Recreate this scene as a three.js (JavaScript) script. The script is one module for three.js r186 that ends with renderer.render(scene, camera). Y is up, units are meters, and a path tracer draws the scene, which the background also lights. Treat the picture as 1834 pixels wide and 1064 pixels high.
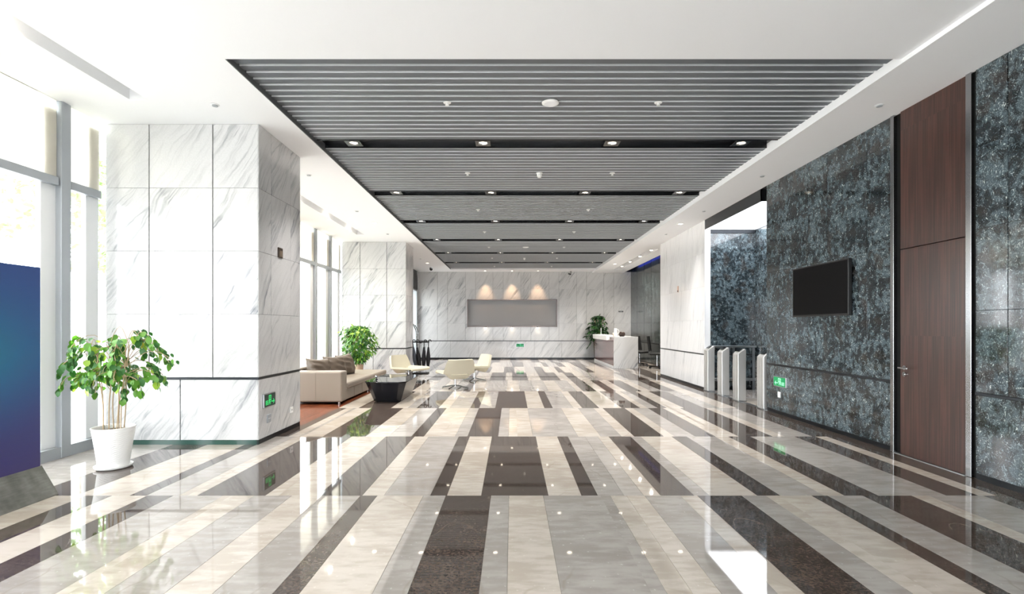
import * as THREE from 'three';
import { mergeGeometries, mergeVertices, toCreasedNormals } from 'three/addons/utils/BufferGeometryUtils.js';
import { RoundedBoxGeometry } from 'three/addons/geometries/RoundedBoxGeometry.js';
import { RectAreaLightUniformsLib } from 'three/addons/lights/RectAreaLightUniformsLib.js';

// ---------------------------------------------------------------- camera, sky, sun, exposure
const scene = new THREE.Scene();
const F = 920, VX = 917, VY = 585.5, EYE = 1.4;             // focal length in pixels of the 1834 x 1064 frame, vanishing point, eye height
const camera = new THREE.PerspectiveCamera(2 * Math.atan(532 / F) * 180 / Math.PI, 1834 / 1064, 0.05, 300);
camera.position.set(0, EYE, 0);
camera.lookAt(0, EYE, -10);
camera.setViewOffset(1834, 1064, 0, 532 - VY, 1834, 1064);  // shift lens: verticals stay vertical
camera.updateProjectionMatrix();
const renderer = new THREE.WebGLRenderer({ antialias: true });
renderer.toneMapping = THREE.LinearToneMapping;
renderer.toneMappingExposure = 1.0;
renderer.shadowMap.enabled = true;
RectAreaLightUniformsLib.init();
scene.background = new THREE.Color(0.935, 0.97, 1.0);        // bright overcast sky
scene.backgroundIntensity = 11;

// ---------------------------------------------------------------- helpers
let seed = 7;
function rnd() { seed = (seed * 1664525 + 1013904223) >>> 0; return seed / 4294967296; }
const rr = (a, b) => a + (b - a) * rnd();
const used = new Map();
function numbered(n) { const k = used.get(n) || 0; used.set(n, k + 1); return k ? `${n}_${String(k).padStart(3, '0')}` : n; }
function shade(o) { o.castShadow = true; o.receiveShadow = true; return o; }
function mesh(name, geo, mat, parent) {
  if (Array.isArray(geo)) geo = merge(geo);
  const m = shade(new THREE.Mesh(geo, mat)); m.name = parent ? name : numbered(name);
  (parent || scene).add(m); return m;
}
function merge(list) {
  return mergeGeometries(list.map((g) => {
    g = g.index ? g.toNonIndexed() : g;
    if (!g.attributes.uv) g.setAttribute('uv', new THREE.BufferAttribute(new Float32Array(g.attributes.position.count * 2), 2));
    for (const k of Object.keys(g.attributes)) if (!['position', 'normal', 'uv'].includes(k)) g.deleteAttribute(k);
    return g;
  }));
}
function tag(o, label, category, group, kind) {
  if (label) o.userData.label = label;
  if (category) o.userData.category = category;
  if (group) o.userData.group = group;
  if (kind) o.userData.kind = kind;
  return o;
}
function thing(name, label, category, [x, y, z] = [0, 0, 0], turn = 0, group, kind) {
  const o = new THREE.Group(); o.name = numbered(name); scene.add(o);
  o.position.set(x, y, z); o.rotation.y = turn;
  return tag(o, label, category, group, kind);
}
function struct(name, label, pos, turn) { return thing(name, label, null, pos, turn, null, 'structure'); }
const V = (x, y, z) => new THREE.Vector3(x, y, z);
function bx(x0, x1, y0, y1, z0, z1) { const g = new THREE.BoxGeometry(Math.abs(x1 - x0), Math.abs(y1 - y0), Math.abs(z1 - z0)); g.translate((x0 + x1) / 2, (y0 + y1) / 2, (z0 + z1) / 2); return g; }
function rbx(x0, x1, y0, y1, z0, z1, r = 0.01, s = 2) { const g = new RoundedBoxGeometry(x1 - x0, y1 - y0, z1 - z0, s, r); g.translate((x0 + x1) / 2, (y0 + y1) / 2, (z0 + z1) / 2); return g; }
function cyl(r0, r1, y0, y1, n = 20, x = 0, z = 0) { const g = new THREE.CylinderGeometry(r1, r0, y1 - y0, n); g.translate(x, (y0 + y1) / 2, z); return g; }
function tube(pts, r, n = 20, k = 8, closed = false) { return new THREE.TubeGeometry(new THREE.CatmullRomCurve3(pts.map((p) => V(...p)), closed), n, r, k, closed); }
function lathe(pts, n = 40) { return new THREE.LatheGeometry(pts.map((p) => new THREE.Vector2(...p)), n); }
// a chamfered slab in the xy plane, face at z = t, uv in metres from (u, v)
function slab(x0, x1, y0, y1, t, ch, u = 0, v = 0, su = 1, sv = 1, swap = false) {
  const c = ch, R = [[x0, y0, x1, y1, 0], [x0, y0, x1, y1, t - c], [x0 + c, y0 + c, x1 - c, y1 - c, t]];
  const P = R.map(([a, b, d, e, z]) => [[a, b, z], [d, b, z], [d, e, z], [a, e, z]]);
  const pos = [], uv = [];
  const put = (...q) => { for (const i of [0, 1, 2, 0, 2, 3]) { const p = q[i]; pos.push(...p); const a = (p[0] - x0) * su, b = (p[1] - y0) * sv; uv.push(u + (swap ? b : a), v + (swap ? a : b)); } };
  put(...P[2]);
  for (let k = 0; k < 2; k++) for (let i = 0; i < 4; i++) { const j = (i + 1) % 4; put(P[k][i], P[k][j], P[k + 1][j], P[k + 1][i]); }
  const g = new THREE.BufferGeometry();
  g.setAttribute('position', new THREE.Float32BufferAttribute(pos, 3));
  g.setAttribute('uv', new THREE.Float32BufferAttribute(uv, 2));
  g.computeVertexNormals();
  return g;
}
// a shell of thickness t over a grid of points; cells where hole(i, j) is true are left open
function shell(P, nu, nv, t, hole = () => false, crease = 0.7) {
  const p = [], n = [], at = (i, j) => i * (nv + 1) + j, e = 1e-3;
  for (let i = 0; i <= nu; i++) for (let j = 0; j <= nv; j++) {
    const u = i / nu, v = j / nv;
    const du = P(Math.min(1, u + e), v).sub(P(Math.max(0, u - e), v)), dv = P(u, Math.min(1, v + e)).sub(P(u, Math.max(0, v - e)));
    p.push(P(u, v)); n.push(du.cross(dv).normalize());
  }
  const pos = [];
  const A = (k) => p[k], B = (k) => p[k].clone().addScaledVector(n[k], -t);
  const quad = (a, b, c, d) => { for (const q of [a, b, c, a, c, d]) pos.push(q.x, q.y, q.z); };
  const solid = (i, j) => i >= 0 && j >= 0 && i < nu && j < nv && !hole(i, j);
  for (let i = 0; i < nu; i++) for (let j = 0; j < nv; j++) {
    if (!solid(i, j)) continue;
    const a = at(i, j), b = at(i + 1, j), c = at(i + 1, j + 1), d = at(i, j + 1);
    quad(A(a), A(b), A(c), A(d)); quad(B(d), B(c), B(b), B(a));
    if (!solid(i, j - 1)) quad(B(a), B(b), A(b), A(a));
    if (!solid(i + 1, j)) quad(B(b), B(c), A(c), A(b));
    if (!solid(i, j + 1)) quad(B(c), B(d), A(d), A(c));
    if (!solid(i - 1, j)) quad(B(d), B(a), A(a), A(d));
  }
  let g = new THREE.BufferGeometry();
  g.setAttribute('position', new THREE.Float32BufferAttribute(pos, 3));
  g = toCreasedNormals(mergeVertices(g, 1e-5), crease);
  return g;
}
const spow = (x, k) => Math.sign(x) * Math.abs(x) ** k;
// a stuffed cushion standing in the xy plane, centred
function cushion(w, h, t, wrinkle, s0) {
  const nu = 22, nv = 18, faces = [];
  for (const side of [1, -1]) {
    const g = new THREE.PlaneGeometry(2, 2, nu, nv), a = g.attributes.position;
    for (let i = 0; i < a.count; i++) {
      const u = a.getX(i), v = a.getY(i);
      const pinch = 1 - 0.07 * (1 - Math.abs(u) ** 2) * Math.abs(v) ** 6, pinch2 = 1 - 0.07 * (1 - Math.abs(v) ** 2) * Math.abs(u) ** 6;
      const body = ((1 - Math.abs(u) ** 3.2) * (1 - Math.abs(v) ** 3.2)) ** 0.55;
      const w1 = wrinkle * body * (Math.sin(5 * u + 7 * v + s0) * Math.cos(3 * u - 6 * v + 2 * s0) + 0.6 * Math.sin(11 * (u * 0.5 + v) + s0 * 3));
      a.setXYZ(i, side * u * w / 2 * pinch2, v * h / 2 * pinch - 0.03 * h * (1 - u * u) * (v > 0 ? v : 0), side * (body * t / 2 + w1));
    }
    g.computeVertexNormals(); faces.push(g);
  }
  return merge(faces);
}

// ---------------------------------------------------------------- noise and textures
const perm = new Uint8Array(512); { const p = [...Array(256).keys()]; for (let i = 255; i > 0; i--) { const j = Math.floor(rnd() * (i + 1)); [p[i], p[j]] = [p[j], p[i]]; } for (let i = 0; i < 512; i++) perm[i] = p[i & 255]; }
const GX = new Float32Array(256), GY = new Float32Array(256); for (let i = 0; i < 256; i++) { const a = i / 256 * Math.PI * 2 * 7.31; GX[i] = Math.cos(a); GY[i] = Math.sin(a); }
function noise(x, y) {
  const xf = Math.floor(x), yf = Math.floor(y), X = xf & 255, Y = yf & 255; x -= xf; y -= yf;
  const u = x * x * x * (x * (x * 6 - 15) + 10), v = y * y * y * (y * (y * 6 - 15) + 10);
  const a = perm[X] + Y, b = perm[X + 1] + Y, aa = perm[a], ab = perm[a + 1], ba = perm[b], bb = perm[b + 1];
  const n0 = GX[aa] * x + GY[aa] * y, n1 = GX[ba] * (x - 1) + GY[ba] * y, n2 = GX[ab] * x + GY[ab] * (y - 1), n3 = GX[bb] * (x - 1) + GY[bb] * (y - 1);
  const p = n0 + u * (n1 - n0), q = n2 + u * (n3 - n2);
  return (p + v * (q - p)) * 1.5;
}
function fbm(x, y, o = 3) { let s = 0, a = 0.5; for (let i = 0; i < o; i++) { s += a * noise(x, y); x = x * 2.03 + 17.1; y = y * 2.03 + 9.7; a *= 0.5; } return s; }
const sst = (a, b, x) => { const t = Math.min(1, Math.max(0, (x - a) / (b - a))); return t * t * (3 - 2 * t); };
const mixc = (a, b, t) => [a[0] + (b[0] - a[0]) * t, a[1] + (b[1] - a[1]) * t, a[2] + (b[2] - a[2]) * t];
// a texture of size metres a side, uv given in metres
function tex(n, metres, fn, srgb = true) {
  const d = new Uint8Array(n * n * 4);
  for (let j = 0; j < n; j++) for (let i = 0; i < n; i++) {
    const c = fn(i / n * metres, j / n * metres), k = (j * n + i) * 4;
    d[k] = c[0]; d[k + 1] = c[1]; d[k + 2] = c[2]; d[k + 3] = 255;
  }
  const t = new THREE.DataTexture(d, n, n, THREE.RGBAFormat);
  t.magFilter = THREE.LinearFilter; t.minFilter = THREE.LinearMipmapLinearFilter; t.generateMipmaps = true;
  t.wrapS = t.wrapT = THREE.RepeatWrapping; t.repeat.set(1 / metres, 1 / metres);
  if (srgb) t.colorSpace = THREE.SRGBColorSpace;
  t.needsUpdate = true; return t;
}
// white marble, grey veins rising to the right
const cA = Math.cos(0.98), sA = Math.sin(0.98);
function marble(x, y, pale = [211, 211, 211], deep = [90, 93, 100]) {
  let a = x * cA + y * sA, b = -x * sA + y * cA;
  const w2 = noise(a * 4 + 8, b * 7);
  b += 0.12 * fbm(a * 1.1 + 3, b * 1.3, 3) + 0.012 * w2 + 0.008 * noise(a * 13, b * 16); a += 0.06 * w2;
  const m = sst(-0.25, 0.4, noise(a * 0.6 + 50, b * 1.9)), br = sst(-0.15, 0.4, noise(a * 3.1 + 12, b * 9));
  const k = 0.42 * noise(a * 0.8, b * 7.5) + 0.38 * noise(a * 1.6 + 31, b * 19) + 0.28 * noise(a * 3.2 + 77, b * 44) + 0.18 * noise(a * 8, b * 90);
  const line = Math.max(0, 1 - Math.abs(noise(a * 0.8 + 90, b * 8.5 + 4)) * 11);
  let t = 0.03 + 0.28 * sst(-0.15, 0.6, k) * (0.35 + 0.65 * m) + 0.3 * sst(0.2, 0.58, k) * m * br + 0.26 * line * br * (0.25 + 0.75 * m);
  t = Math.min(0.8, t);
  const g = 0.02 * noise(x * 60, y * 60), c = mixc(pale, deep, t);
  return [c[0] * (1 + g), c[1] * (1 + g), c[2] * (1 + g)];
}
// blue-black labradorite granite with pale curling flakes
function granite(x, y) {
  const wx = 0.028 * noise(x * 9, y * 9), wy = 0.028 * noise(x * 9 + 40, y * 9);
  const X = x + wx, Y = y + wy;
  const patch = fbm(x * 3.4, y * 3.4 + 60, 3);
  const r1 = 1 - Math.abs(noise(X * 27, Y * 22)) * 2.3, r2 = 1 - Math.abs(noise(X * 55 + 11, Y * 47)) * 2.2, s = noise(X * 120, Y * 110 + 5);
  const cell = noise(X * 17 + 70, Y * 15);
  let f = sst(0.42, 0.95, r1) * sst(-0.55, 0.1, cell + patch * 0.7) * 0.9 + sst(0.42, 0.95, r2) * sst(-0.35, 0.25, s * 0.6 + patch) * 0.7;
  const grain = Math.min(1, 0.9 * sst(-0.05, 0.4, noise(X * 88 + 3, Y * 72)) + 0.8 * sst(0.05, 0.45, noise(X * 165, Y * 140 + 9)));
  f = Math.min(1, (0.16 + 1.05 * f) * grain);
  const dark = mixc([28, 34, 38], [70, 82, 88], sst(-0.3, 0.4, cell * 0.6 + patch));
  const warm = sst(0.25, 0.6, noise(x * 5 + 200, y * 5)) * 0.6;
  const base = mixc(dark, [46, 38, 34], warm);
  const pale = mixc([112, 128, 134], [212, 221, 218], sst(-0.1, 0.75, 0.7 * noise(X * 24, Y * 22 + 90) + 0.6 * noise(X * 60 + 5, Y * 52)));
  return mixc(base, pale, Math.min(1, f * (1 - warm * 0.45)));
}
function darkStone(x, y) {
  const w = 0.12 * fbm(x * 2, y * 1.6, 3), c = 0.5 * fbm(x * 4, y * 9, 3) + 0.5 * noise(x * 45, y * 70) + 0.35 * noise(x * 130, y * 150);
  const v = Math.max(0, 1 - Math.abs(noise((x + w) * 1.6 + 5, (y + w) * 1.2)) * 60) * sst(0.1, 0.4, noise(x * 1.3 + 20, y * 1.3));
  const crack = Math.max(0, 1 - Math.abs(noise((x + w * 0.6) * 9 + 9, (y - w) * 8)) * 30) * sst(0.15, 0.55, noise(x * 3 + 60, y * 3)) * 0.3;
  const sp = sst(0.4, 0.65, noise(x * 105 + 3, y * 90)) * 0.22 + sst(0.62, 0.72, noise(x * 46 + 31, y * 44)) * 0.25;
  return mixc(mixc([64, 55, 50], [96, 85, 78], sst(-0.5, 0.5, c)), [160, 152, 145], Math.min(1, v * 0.6 + crack + sp) * 0.7);
}
function lightStone(c0, c1, c2) {
  return (x, y) => {
    const n = fbm(x * 1.3, y * 2.2, 4), m = fbm(x * 5 + 30, y * 16, 3), k = noise(x * 50, y * 50);
    const v = Math.max(0, 1 - Math.abs(noise(x * 2.4 + 5 + 0.3 * n, y * 1.1)) * 30) * sst(0.1, 0.4, noise(x * 0.9 + 20, y * 0.9));
    const fleck = sst(0.7, 0.78, noise(x * 41 + 7, y * 41)) * 0.3;
    let c = mixc(c0, c1, sst(-0.35, 0.35, n * 0.8 + m * 0.7 + k * 0.06));
    c = mixc(c, c2, v * 0.45);
    return mixc(c, [240, 238, 232], fleck);
  };
}
function walnut(x, y) {
  const g = noise(x * 90, y * 1.1) * 0.5 + noise(x * 230, y * 2.5) * 0.3 + fbm(x * 18, y * 0.7, 2) * 0.7;
  const pore = sst(0.42, 0.6, noise(x * 330, y * 9)) * 0.35;
  const c = mixc([50, 28, 23], [78, 47, 38], sst(-0.45, 0.45, g));
  return mixc(c, [38, 19, 16], pore);
}
function parquet(x, y) {
  const g = noise(x * 60, y * 1.6) * 0.5 + noise(x * 170, y * 4) * 0.3 + fbm(x * 9, y * 0.9, 2) * 0.8;
  return mixc([98, 50, 32], [146, 84, 56], sst(-0.45, 0.45, g));
}
const T = {
  marble: tex(2048, 5, (x, y) => marble(x, y)), whiteMarble: tex(1024, 5, (x, y) => marble(x * 0.94 + y * 0.34 + 7, y * 0.94 - x * 0.34, [243, 243, 244], [172, 174, 178])), granite: tex(2048, 2.6, granite), dark: tex(1024, 2.6, darkStone),
  beige: tex(1024, 2.6, lightStone([188, 177, 164], [206, 197, 186], [170, 157, 141])),
  grey: tex(1024, 2.6, lightStone([162, 155, 149], [180, 174, 168], [147, 138, 129])),
  walnut: tex(1024, 1.3, walnut), parquet: tex(512, 1.3, parquet),
  brush: tex(512, 0.6, (x, y) => { const g = 128 + 50 * noise(x * 700, y * 12) + 20 * noise(x * 9, y * 4); return [g, g, g]; }, false),
  ripple: tex(512, 3, (x, y) => { const g = 128 + 90 * fbm(x * 5, y * 5, 2); return [g, g, g]; }, false),
  mottle: tex(256, 1, (x, y) => { const g = 138 + 34 * fbm(x * 6, y * 9, 4) + 8 * noise(x * 90, y * 14); return [g, g, g * 0.96]; }),
  leather: tex(512, 0.3, (x, y) => { const g = 150 + 60 * Math.abs(noise(x * 260, y * 260)) + 30 * noise(x * 90, y * 90); return [g, g, g]; }, false),
};
const std = (o) => new THREE.MeshStandardMaterial(o);
const phy = (o) => new THREE.MeshPhysicalMaterial(o);
const col = (h) => new THREE.Color(h);
const M = {
  marble: phy({ map: T.marble, roughness: 0.16, clearcoat: 0.25, clearcoatRoughness: 0.05 }),
  whiteMarble: phy({ map: T.whiteMarble, roughness: 0.16, clearcoat: 0.25, clearcoatRoughness: 0.05 }),
  granite: phy({ map: T.granite, roughness: 0.08, ior: 1.6 }),
  greyGranite: phy({ map: T.granite, color: col(0xc9c9c4), roughness: 0.14 }),
  darkTile: phy({ map: T.dark, roughness: 0.03, ior: 1.78 }),
  beigeTile: phy({ map: T.beige, roughness: 0.03, ior: 1.78 }),
  greyTile: phy({ map: T.grey, roughness: 0.03, ior: 1.78 }),
  grout: std({ color: 0x8d8780, roughness: 0.9 }),
  joint: std({ color: 0x2a2b2c, roughness: 0.9 }),
  paleJoint: std({ color: 0xa9a9a7, roughness: 0.9 }),
  railMetal: std({ color: 0x34373b, metalness: 0.7, roughness: 0.35 }),
  baseMetal: std({ color: 0x1d2024, metalness: 0.5, roughness: 0.3 }),
  baseReflection: phy({ color: 0x2e5148, roughness: 0.12 }),  // front base strips only; a floor reflection put into the colour
  walnut: phy({ map: T.walnut, roughness: 0.32, clearcoat: 0.35, clearcoatRoughness: 0.22 }),
  parquet: phy({ map: T.parquet, roughness: 0.12 }),
  steel: std({ color: 0xb9bcbf, metalness: 1, roughness: 0.28, roughnessMap: null }),
  brushed: std({ color: 0xd6d6d4, metalness: 0.75, roughness: 0.45, bumpMap: T.brush, bumpScale: 0.0002 }),
  darkSteel: std({ map: T.mottle, metalness: 0.6, roughness: 0.45, bumpMap: T.brush, bumpScale: 0.0002 }),
  jambSteel: std({ color: 0xa4a5a8, metalness: 1, roughness: 0.2 }), voidBlack: std({ color: 0x040404, roughness: 1 }),
  chrome: std({ color: 0xd6d8da, metalness: 1, roughness: 0.08 }),
  legSteel: std({ color: 0x85888b, metalness: 1, roughness: 0.25 }),
  black: std({ color: 0x0b0b0c, roughness: 0.35 }),
  blackGloss: phy({ color: 0x050506, roughness: 0.12 }),
  screenBlack: phy({ color: 0x030304, roughness: 0.45, specularIntensity: 0.2 }),
  blackMatt: std({ color: 0x141517, roughness: 0.75 }),
  ceilingWhite: std({ color: 0xf0f1f3, roughness: 0.85 }),
  slat: std({ color: 0x666b71, roughness: 0.5, metalness: 0.2 }), slatLitFace: std({ color: 0xe4e6e8, roughness: 0.5 }),  // second, near-white material paints the light on the slat fronts
  bandPlate: phy({ color: 0x17191d, roughness: 0.22 }),
  whiteMetal: std({ color: 0xe9ebec, roughness: 0.4 }),
  greyMetal: std({ color: 0xa8adb2, roughness: 0.4, metalness: 0.3 }),
  whitePlastic: phy({ color: 0xf2f2f0, roughness: 0.3 }),
  glass: phy({ color: 0xffffff, transmission: 1, thickness: 0, roughness: 0, ior: 1.5 }),
  blindCloth: phy({ color: 0xf4f1ea, transmission: 0.8, thickness: 0, roughness: 0.9, side: THREE.DoubleSide }),
  lampGlow: std({ color: 0xffffff, emissive: 0xfff0d8, emissiveIntensity: 14, roughness: 0.5 }),
  lampDim: std({ color: 0xffffff, emissive: 0xffe6bd, emissiveIntensity: 8, roughness: 0.5 }),
  panelGlow: std({ color: 0xffffff, emissive: 0xf4f8ff, emissiveIntensity: 2.6, roughness: 0.6 }),
  sofaLeather: std({ color: 0x92877b, roughness: 0.42, bumpMap: T.leather, bumpScale: 0.0006 }),
  pillowLeather: std({ color: 0x64584c, roughness: 0.42, bumpMap: T.leather, bumpScale: 0.0006 }),
  cream: std({ color: 0xc3bda9, roughness: 0.5, bumpMap: T.leather, bumpScale: 0.0004 }),
  leaf: phy({ color: 0x5f9a2c, roughness: 0.45, transmission: 0.3, thickness: 0, side: THREE.DoubleSide }),
  leafPale: phy({ color: 0x9cc23a, roughness: 0.5, transmission: 0.35, thickness: 0, side: THREE.DoubleSide }),
  leafYellow: phy({ color: 0xcfc43c, roughness: 0.5, transmission: 0.35, thickness: 0, side: THREE.DoubleSide }),
  leafDark: phy({ color: 0x356f2e, roughness: 0.45, transmission: 0.25, thickness: 0, side: THREE.DoubleSide }),
  leafDeep: phy({ color: 0x1d4022, roughness: 0.45, transmission: 0.15, thickness: 0, side: THREE.DoubleSide }),
  stem: std({ color: 0xb09a7c, roughness: 0.8 }),
  soil: std({ color: 0x5a4c3e, roughness: 1 }),
  bark: std({ color: 0xb8b0a6, roughness: 0.9 }),
  treeLeaf: phy({ color: 0x9cbb7e, roughness: 0.6, transmission: 0.4, thickness: 0, side: THREE.DoubleSide }),
};
const IN = (n, c) => mesh(n, c);

// ---------------------------------------------------------------- sizes read from the photograph (Z is distance from the camera, world z = -Z)
const XL = -4.83, XR = 4.27, ZB = 22.5, ZF = -5.0, SOF = 3.808, SOFR = 3.766, SLAT = 3.857, RAIL0 = 0.772, RAIL1 = 0.8, BASE = 0.055;
const XSL = -2.58, XSR = 3.5, ROOF = 4.15;
const px = (x, Z) => (x - VX) * Z / F;                       // picture column at distance Z -> world x, used to read sizes only

// ---------------------------------------------------------------- floor
const floor = struct('floor', 'polished stone floor of dark, beige and grey strips laid in rows');
mesh('slab', bx(-5.4, 6.2, -0.3, -0.022, -23.2, 5.4), M.grout, floor);
const TILE = { D: [M.darkTile], B: [M.beigeTile], G: [M.greyTile] };
let nTiles = 0; const restTiles = { D: [], B: [], G: [] };
function tile(kind, x0, x1, Z0, Z1) {
  const w = x1 - x0, l = Z1 - Z0, g = 0.0008;
  if (w < 0.01) return;
  const geo = slab(0, w - 2 * g, 0, l - 2 * g, 0.022, 0.0006, rr(0, 2.6), rr(0, 0.2), rnd() < 0.5 ? 1 : -1, 1);
  geo.rotateX(-Math.PI / 2); geo.translate(x0 + g, -0.022, -(Z0 + g));
  nTiles++;
  mesh('floor_tile', geo, TILE[kind][0], floor);
}
function row(Z0, Z1, f, spec) {
  const parts = spec.split('|').map((s) => s.trim().split(' ')).map(([a, k]) => [(Number(a) - VX) * f, k]);
  for (let i = 0; i + 1 < parts.length; i++) if (parts[i][1]) tile(parts[i][1], parts[i][0], parts[i + 1][0], Z0, Z1);
}
const R0 = 1.966, RL = 2.297;
row(R0, R0 + RL, 0.0046337, '-160 G|-60 D|0 B|154 D|201 B|264 D|311 G|400 B|455 G|523 B|578 G|645.6 D|676 B|758.5 G|798.6 D|879.4 G|911.5 B|973 G|1093 B|1122 B|1154.5 G|1218.5 B|1248.6 D|1328 G|1371.5 B|1453 D|1481.8 G|1544.5 D|1632.3 B|1662.4 G|1760 D|1842');
row(R0 + RL, R0 + 2 * RL, 0.0046337, '-160 G|47 D|136 B|232 D|262 G|320 B|353 D|475 B|569.6 D|648.6 B|687.5 G|770.5 D|800.3 B|861.8 D|982.2 B|1041.6 D|1070.7 G|1117.6 G|1153 B|1183.3 D|1243.5 G|1271 B|1356.4 D|1397.8 G|1476.8 B|1512.4 D|1573.4 G|1695 D|1752.7 B|1784 D|1842');
row(R0 + 2 * RL, R0 + 3 * RL, 0.0096283, '606 D|620.5 B|633.2 G|639 B|665.6 D|722.6 B|753 G|783.4 D|800 B|841.3 G|858 D|898.6 G|912.4 B|944.8 G|1004.7 B|1035 G|1062.6 B|1079.3 D|1118.5 B|1133 G|1160 D|1187 B|1217.7 D|1263 B|1279 G|1315.5 D|1361');
row(R0 + 3 * RL, R0 + 4 * RL, 0.0096283, '606 B|642 D|700 B|729.4 G|746 D|785.4 B|805 G|842.3 D|858 G|887 D|944.8 B|975.2 D|990 G|1027.2 B|1043 D|1073.4 B|1113.6 D|1147 B|1160 G|1178 D|1195 B|1225 D|1262 G|1290 B|1320 D|1361');
row(R0 + 4 * RL, R0 + 5 * RL, 0.0096283, '606 B|640 G|672 D|690 B|722 G|752 B|780 G|806 D|822 B|850 G|880 G|905 B|934 G|968 G|1000 B|1032 G|1064 B|1078 D|1108 B|1130 D|1152 B|1176 D|1210 B|1232 G|1258 D|1290 B|1320 D|1361');
function randomRow(Z0, Z1, xa, xb) {
  let x = xa, last = 'B'; const W = [0.18, 0.26, 0.34, 0.42, 0.52];
  while (x < xb - 0.02) {
    const w = Math.min(W[Math.floor(rnd() * 5)], xb - x); let k;
    do { const r = rnd(); k = r < 0.34 ? 'D' : r < 0.68 ? 'B' : 'G'; } while (k === last);
    tile(k, x, x + w, Z0, Z1); last = k; x += w;
  }
}
for (let k = 5; k < 9; k++) randomRow(R0 + k * RL, Math.min(ZB, R0 + (k + 1) * RL), k < 6 ? -2.995 : XL + 0.05, k < 6 ? XR : 5.2);
tile('B', 4.27, 5.2, 14.8, 15.75);
randomRow(R0 - RL, R0, XL - 0.1, XR);
for (let k = 2; k < 4; k++) for (let x = XL - 0.1; x < XR - 0.1; x += 1.52) tile('G', x, Math.min(XR, x + 1.52), Math.max(ZF, R0 - k * RL), R0 - (k - 1) * RL);
tile('B', XL + 0.05, -2.995, 14.5, 15.75);
tile('B', 4.335, 4.86, 8.64, 10.02); tile('B', 4.86, 5.4, 8.64, 10.02); tile('G', 4.335, 4.86, 10.02, 11.42); tile('G', 4.86, 5.4, 10.02, 11.42);
tile('D', XL - 0.05, -2.995, 6.56, 7.3);
mesh('threshold_strip', bx(4.27, 4.335, -0.02, 0.004, -11.42, -8.6), M.steel, floor);
// red-brown boards in the window bay between the columns
for (let i = 0; i < 13; i++) {
  const x0 = XL + 0.03 + i * 0.1395, l0 = i % 2 ? 9.6 : 10.9;
  for (const [a, b] of [[7.3, l0], [l0, 14.5]]) {
    const g = slab(0, 0.1375, 0, b - a - 0.002, 0.022, 0.001, rr(0, 1.2), rr(0, 1.2)); g.rotateX(-Math.PI / 2); g.translate(x0, -0.022, -a);
    mesh('floor_board', g, M.parquet, floor);
  }
}

// ---------------------------------------------------------------- walls clad in stone panels
// local x runs along the wall (left to right as one faces it), the panel faces lie in local z = 0
function cladWall(name, label, x, z, turn, o) {
  const w = struct(name, label, [x, 0, z], turn), top = o.top, t = 0.02, vg = o.vgap ?? 0.008, hg = o.hgap ?? 0.003;
  for (const s of o.sections) {
    const a = s.upper[0], b = s.upper[s.upper.length - 1];
    mesh('wall_core', bx(a, b, 0, top, -t - (o.depth ?? 0.25), -t), o.core || M.joint, w);
    const put = (x0, x1, y0, y1) => {
      const m = o.tex ?? 5, wd = x1 - x0, ht = y1 - y0;
      const g = slab(x0 + vg / 2, x1 - vg / 2, y0 + hg / 2, y1 - hg / 2, t, 0.0012, rr(0, Math.max(0.01, m - wd)), rr(0, Math.max(0.01, m - ht)), o.scale ?? 1, o.scale ?? 1);
      g.translate(0, 0, -t); mesh('stone_panel', g, o.mat, w);
    };
    const rows = [RAIL1, 1.55, 2.3, 3.05, top];
    for (let i = 0; i + 1 < s.upper.length; i++) for (let j = 0; j < 4; j++) put(s.upper[i], s.upper[i + 1], rows[j], rows[j + 1]);
    for (let i = 0; i + 1 < s.lower.length; i++) put(s.lower[i], s.lower[i + 1], BASE, RAIL0);
    mesh('rail_strip', bx(a, b, RAIL0 + 0.002, RAIL1 - 0.002, -t, 0.004), M.railMetal, w);
    mesh('base_strip', bx(a, b, 0, BASE, -t, o.baseOut ?? -0.006), o.base || M.baseMetal, w);
  }
  return w;
}
const right = Math.PI / 2, mx = (list) => list.map((v) => -v);
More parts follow.
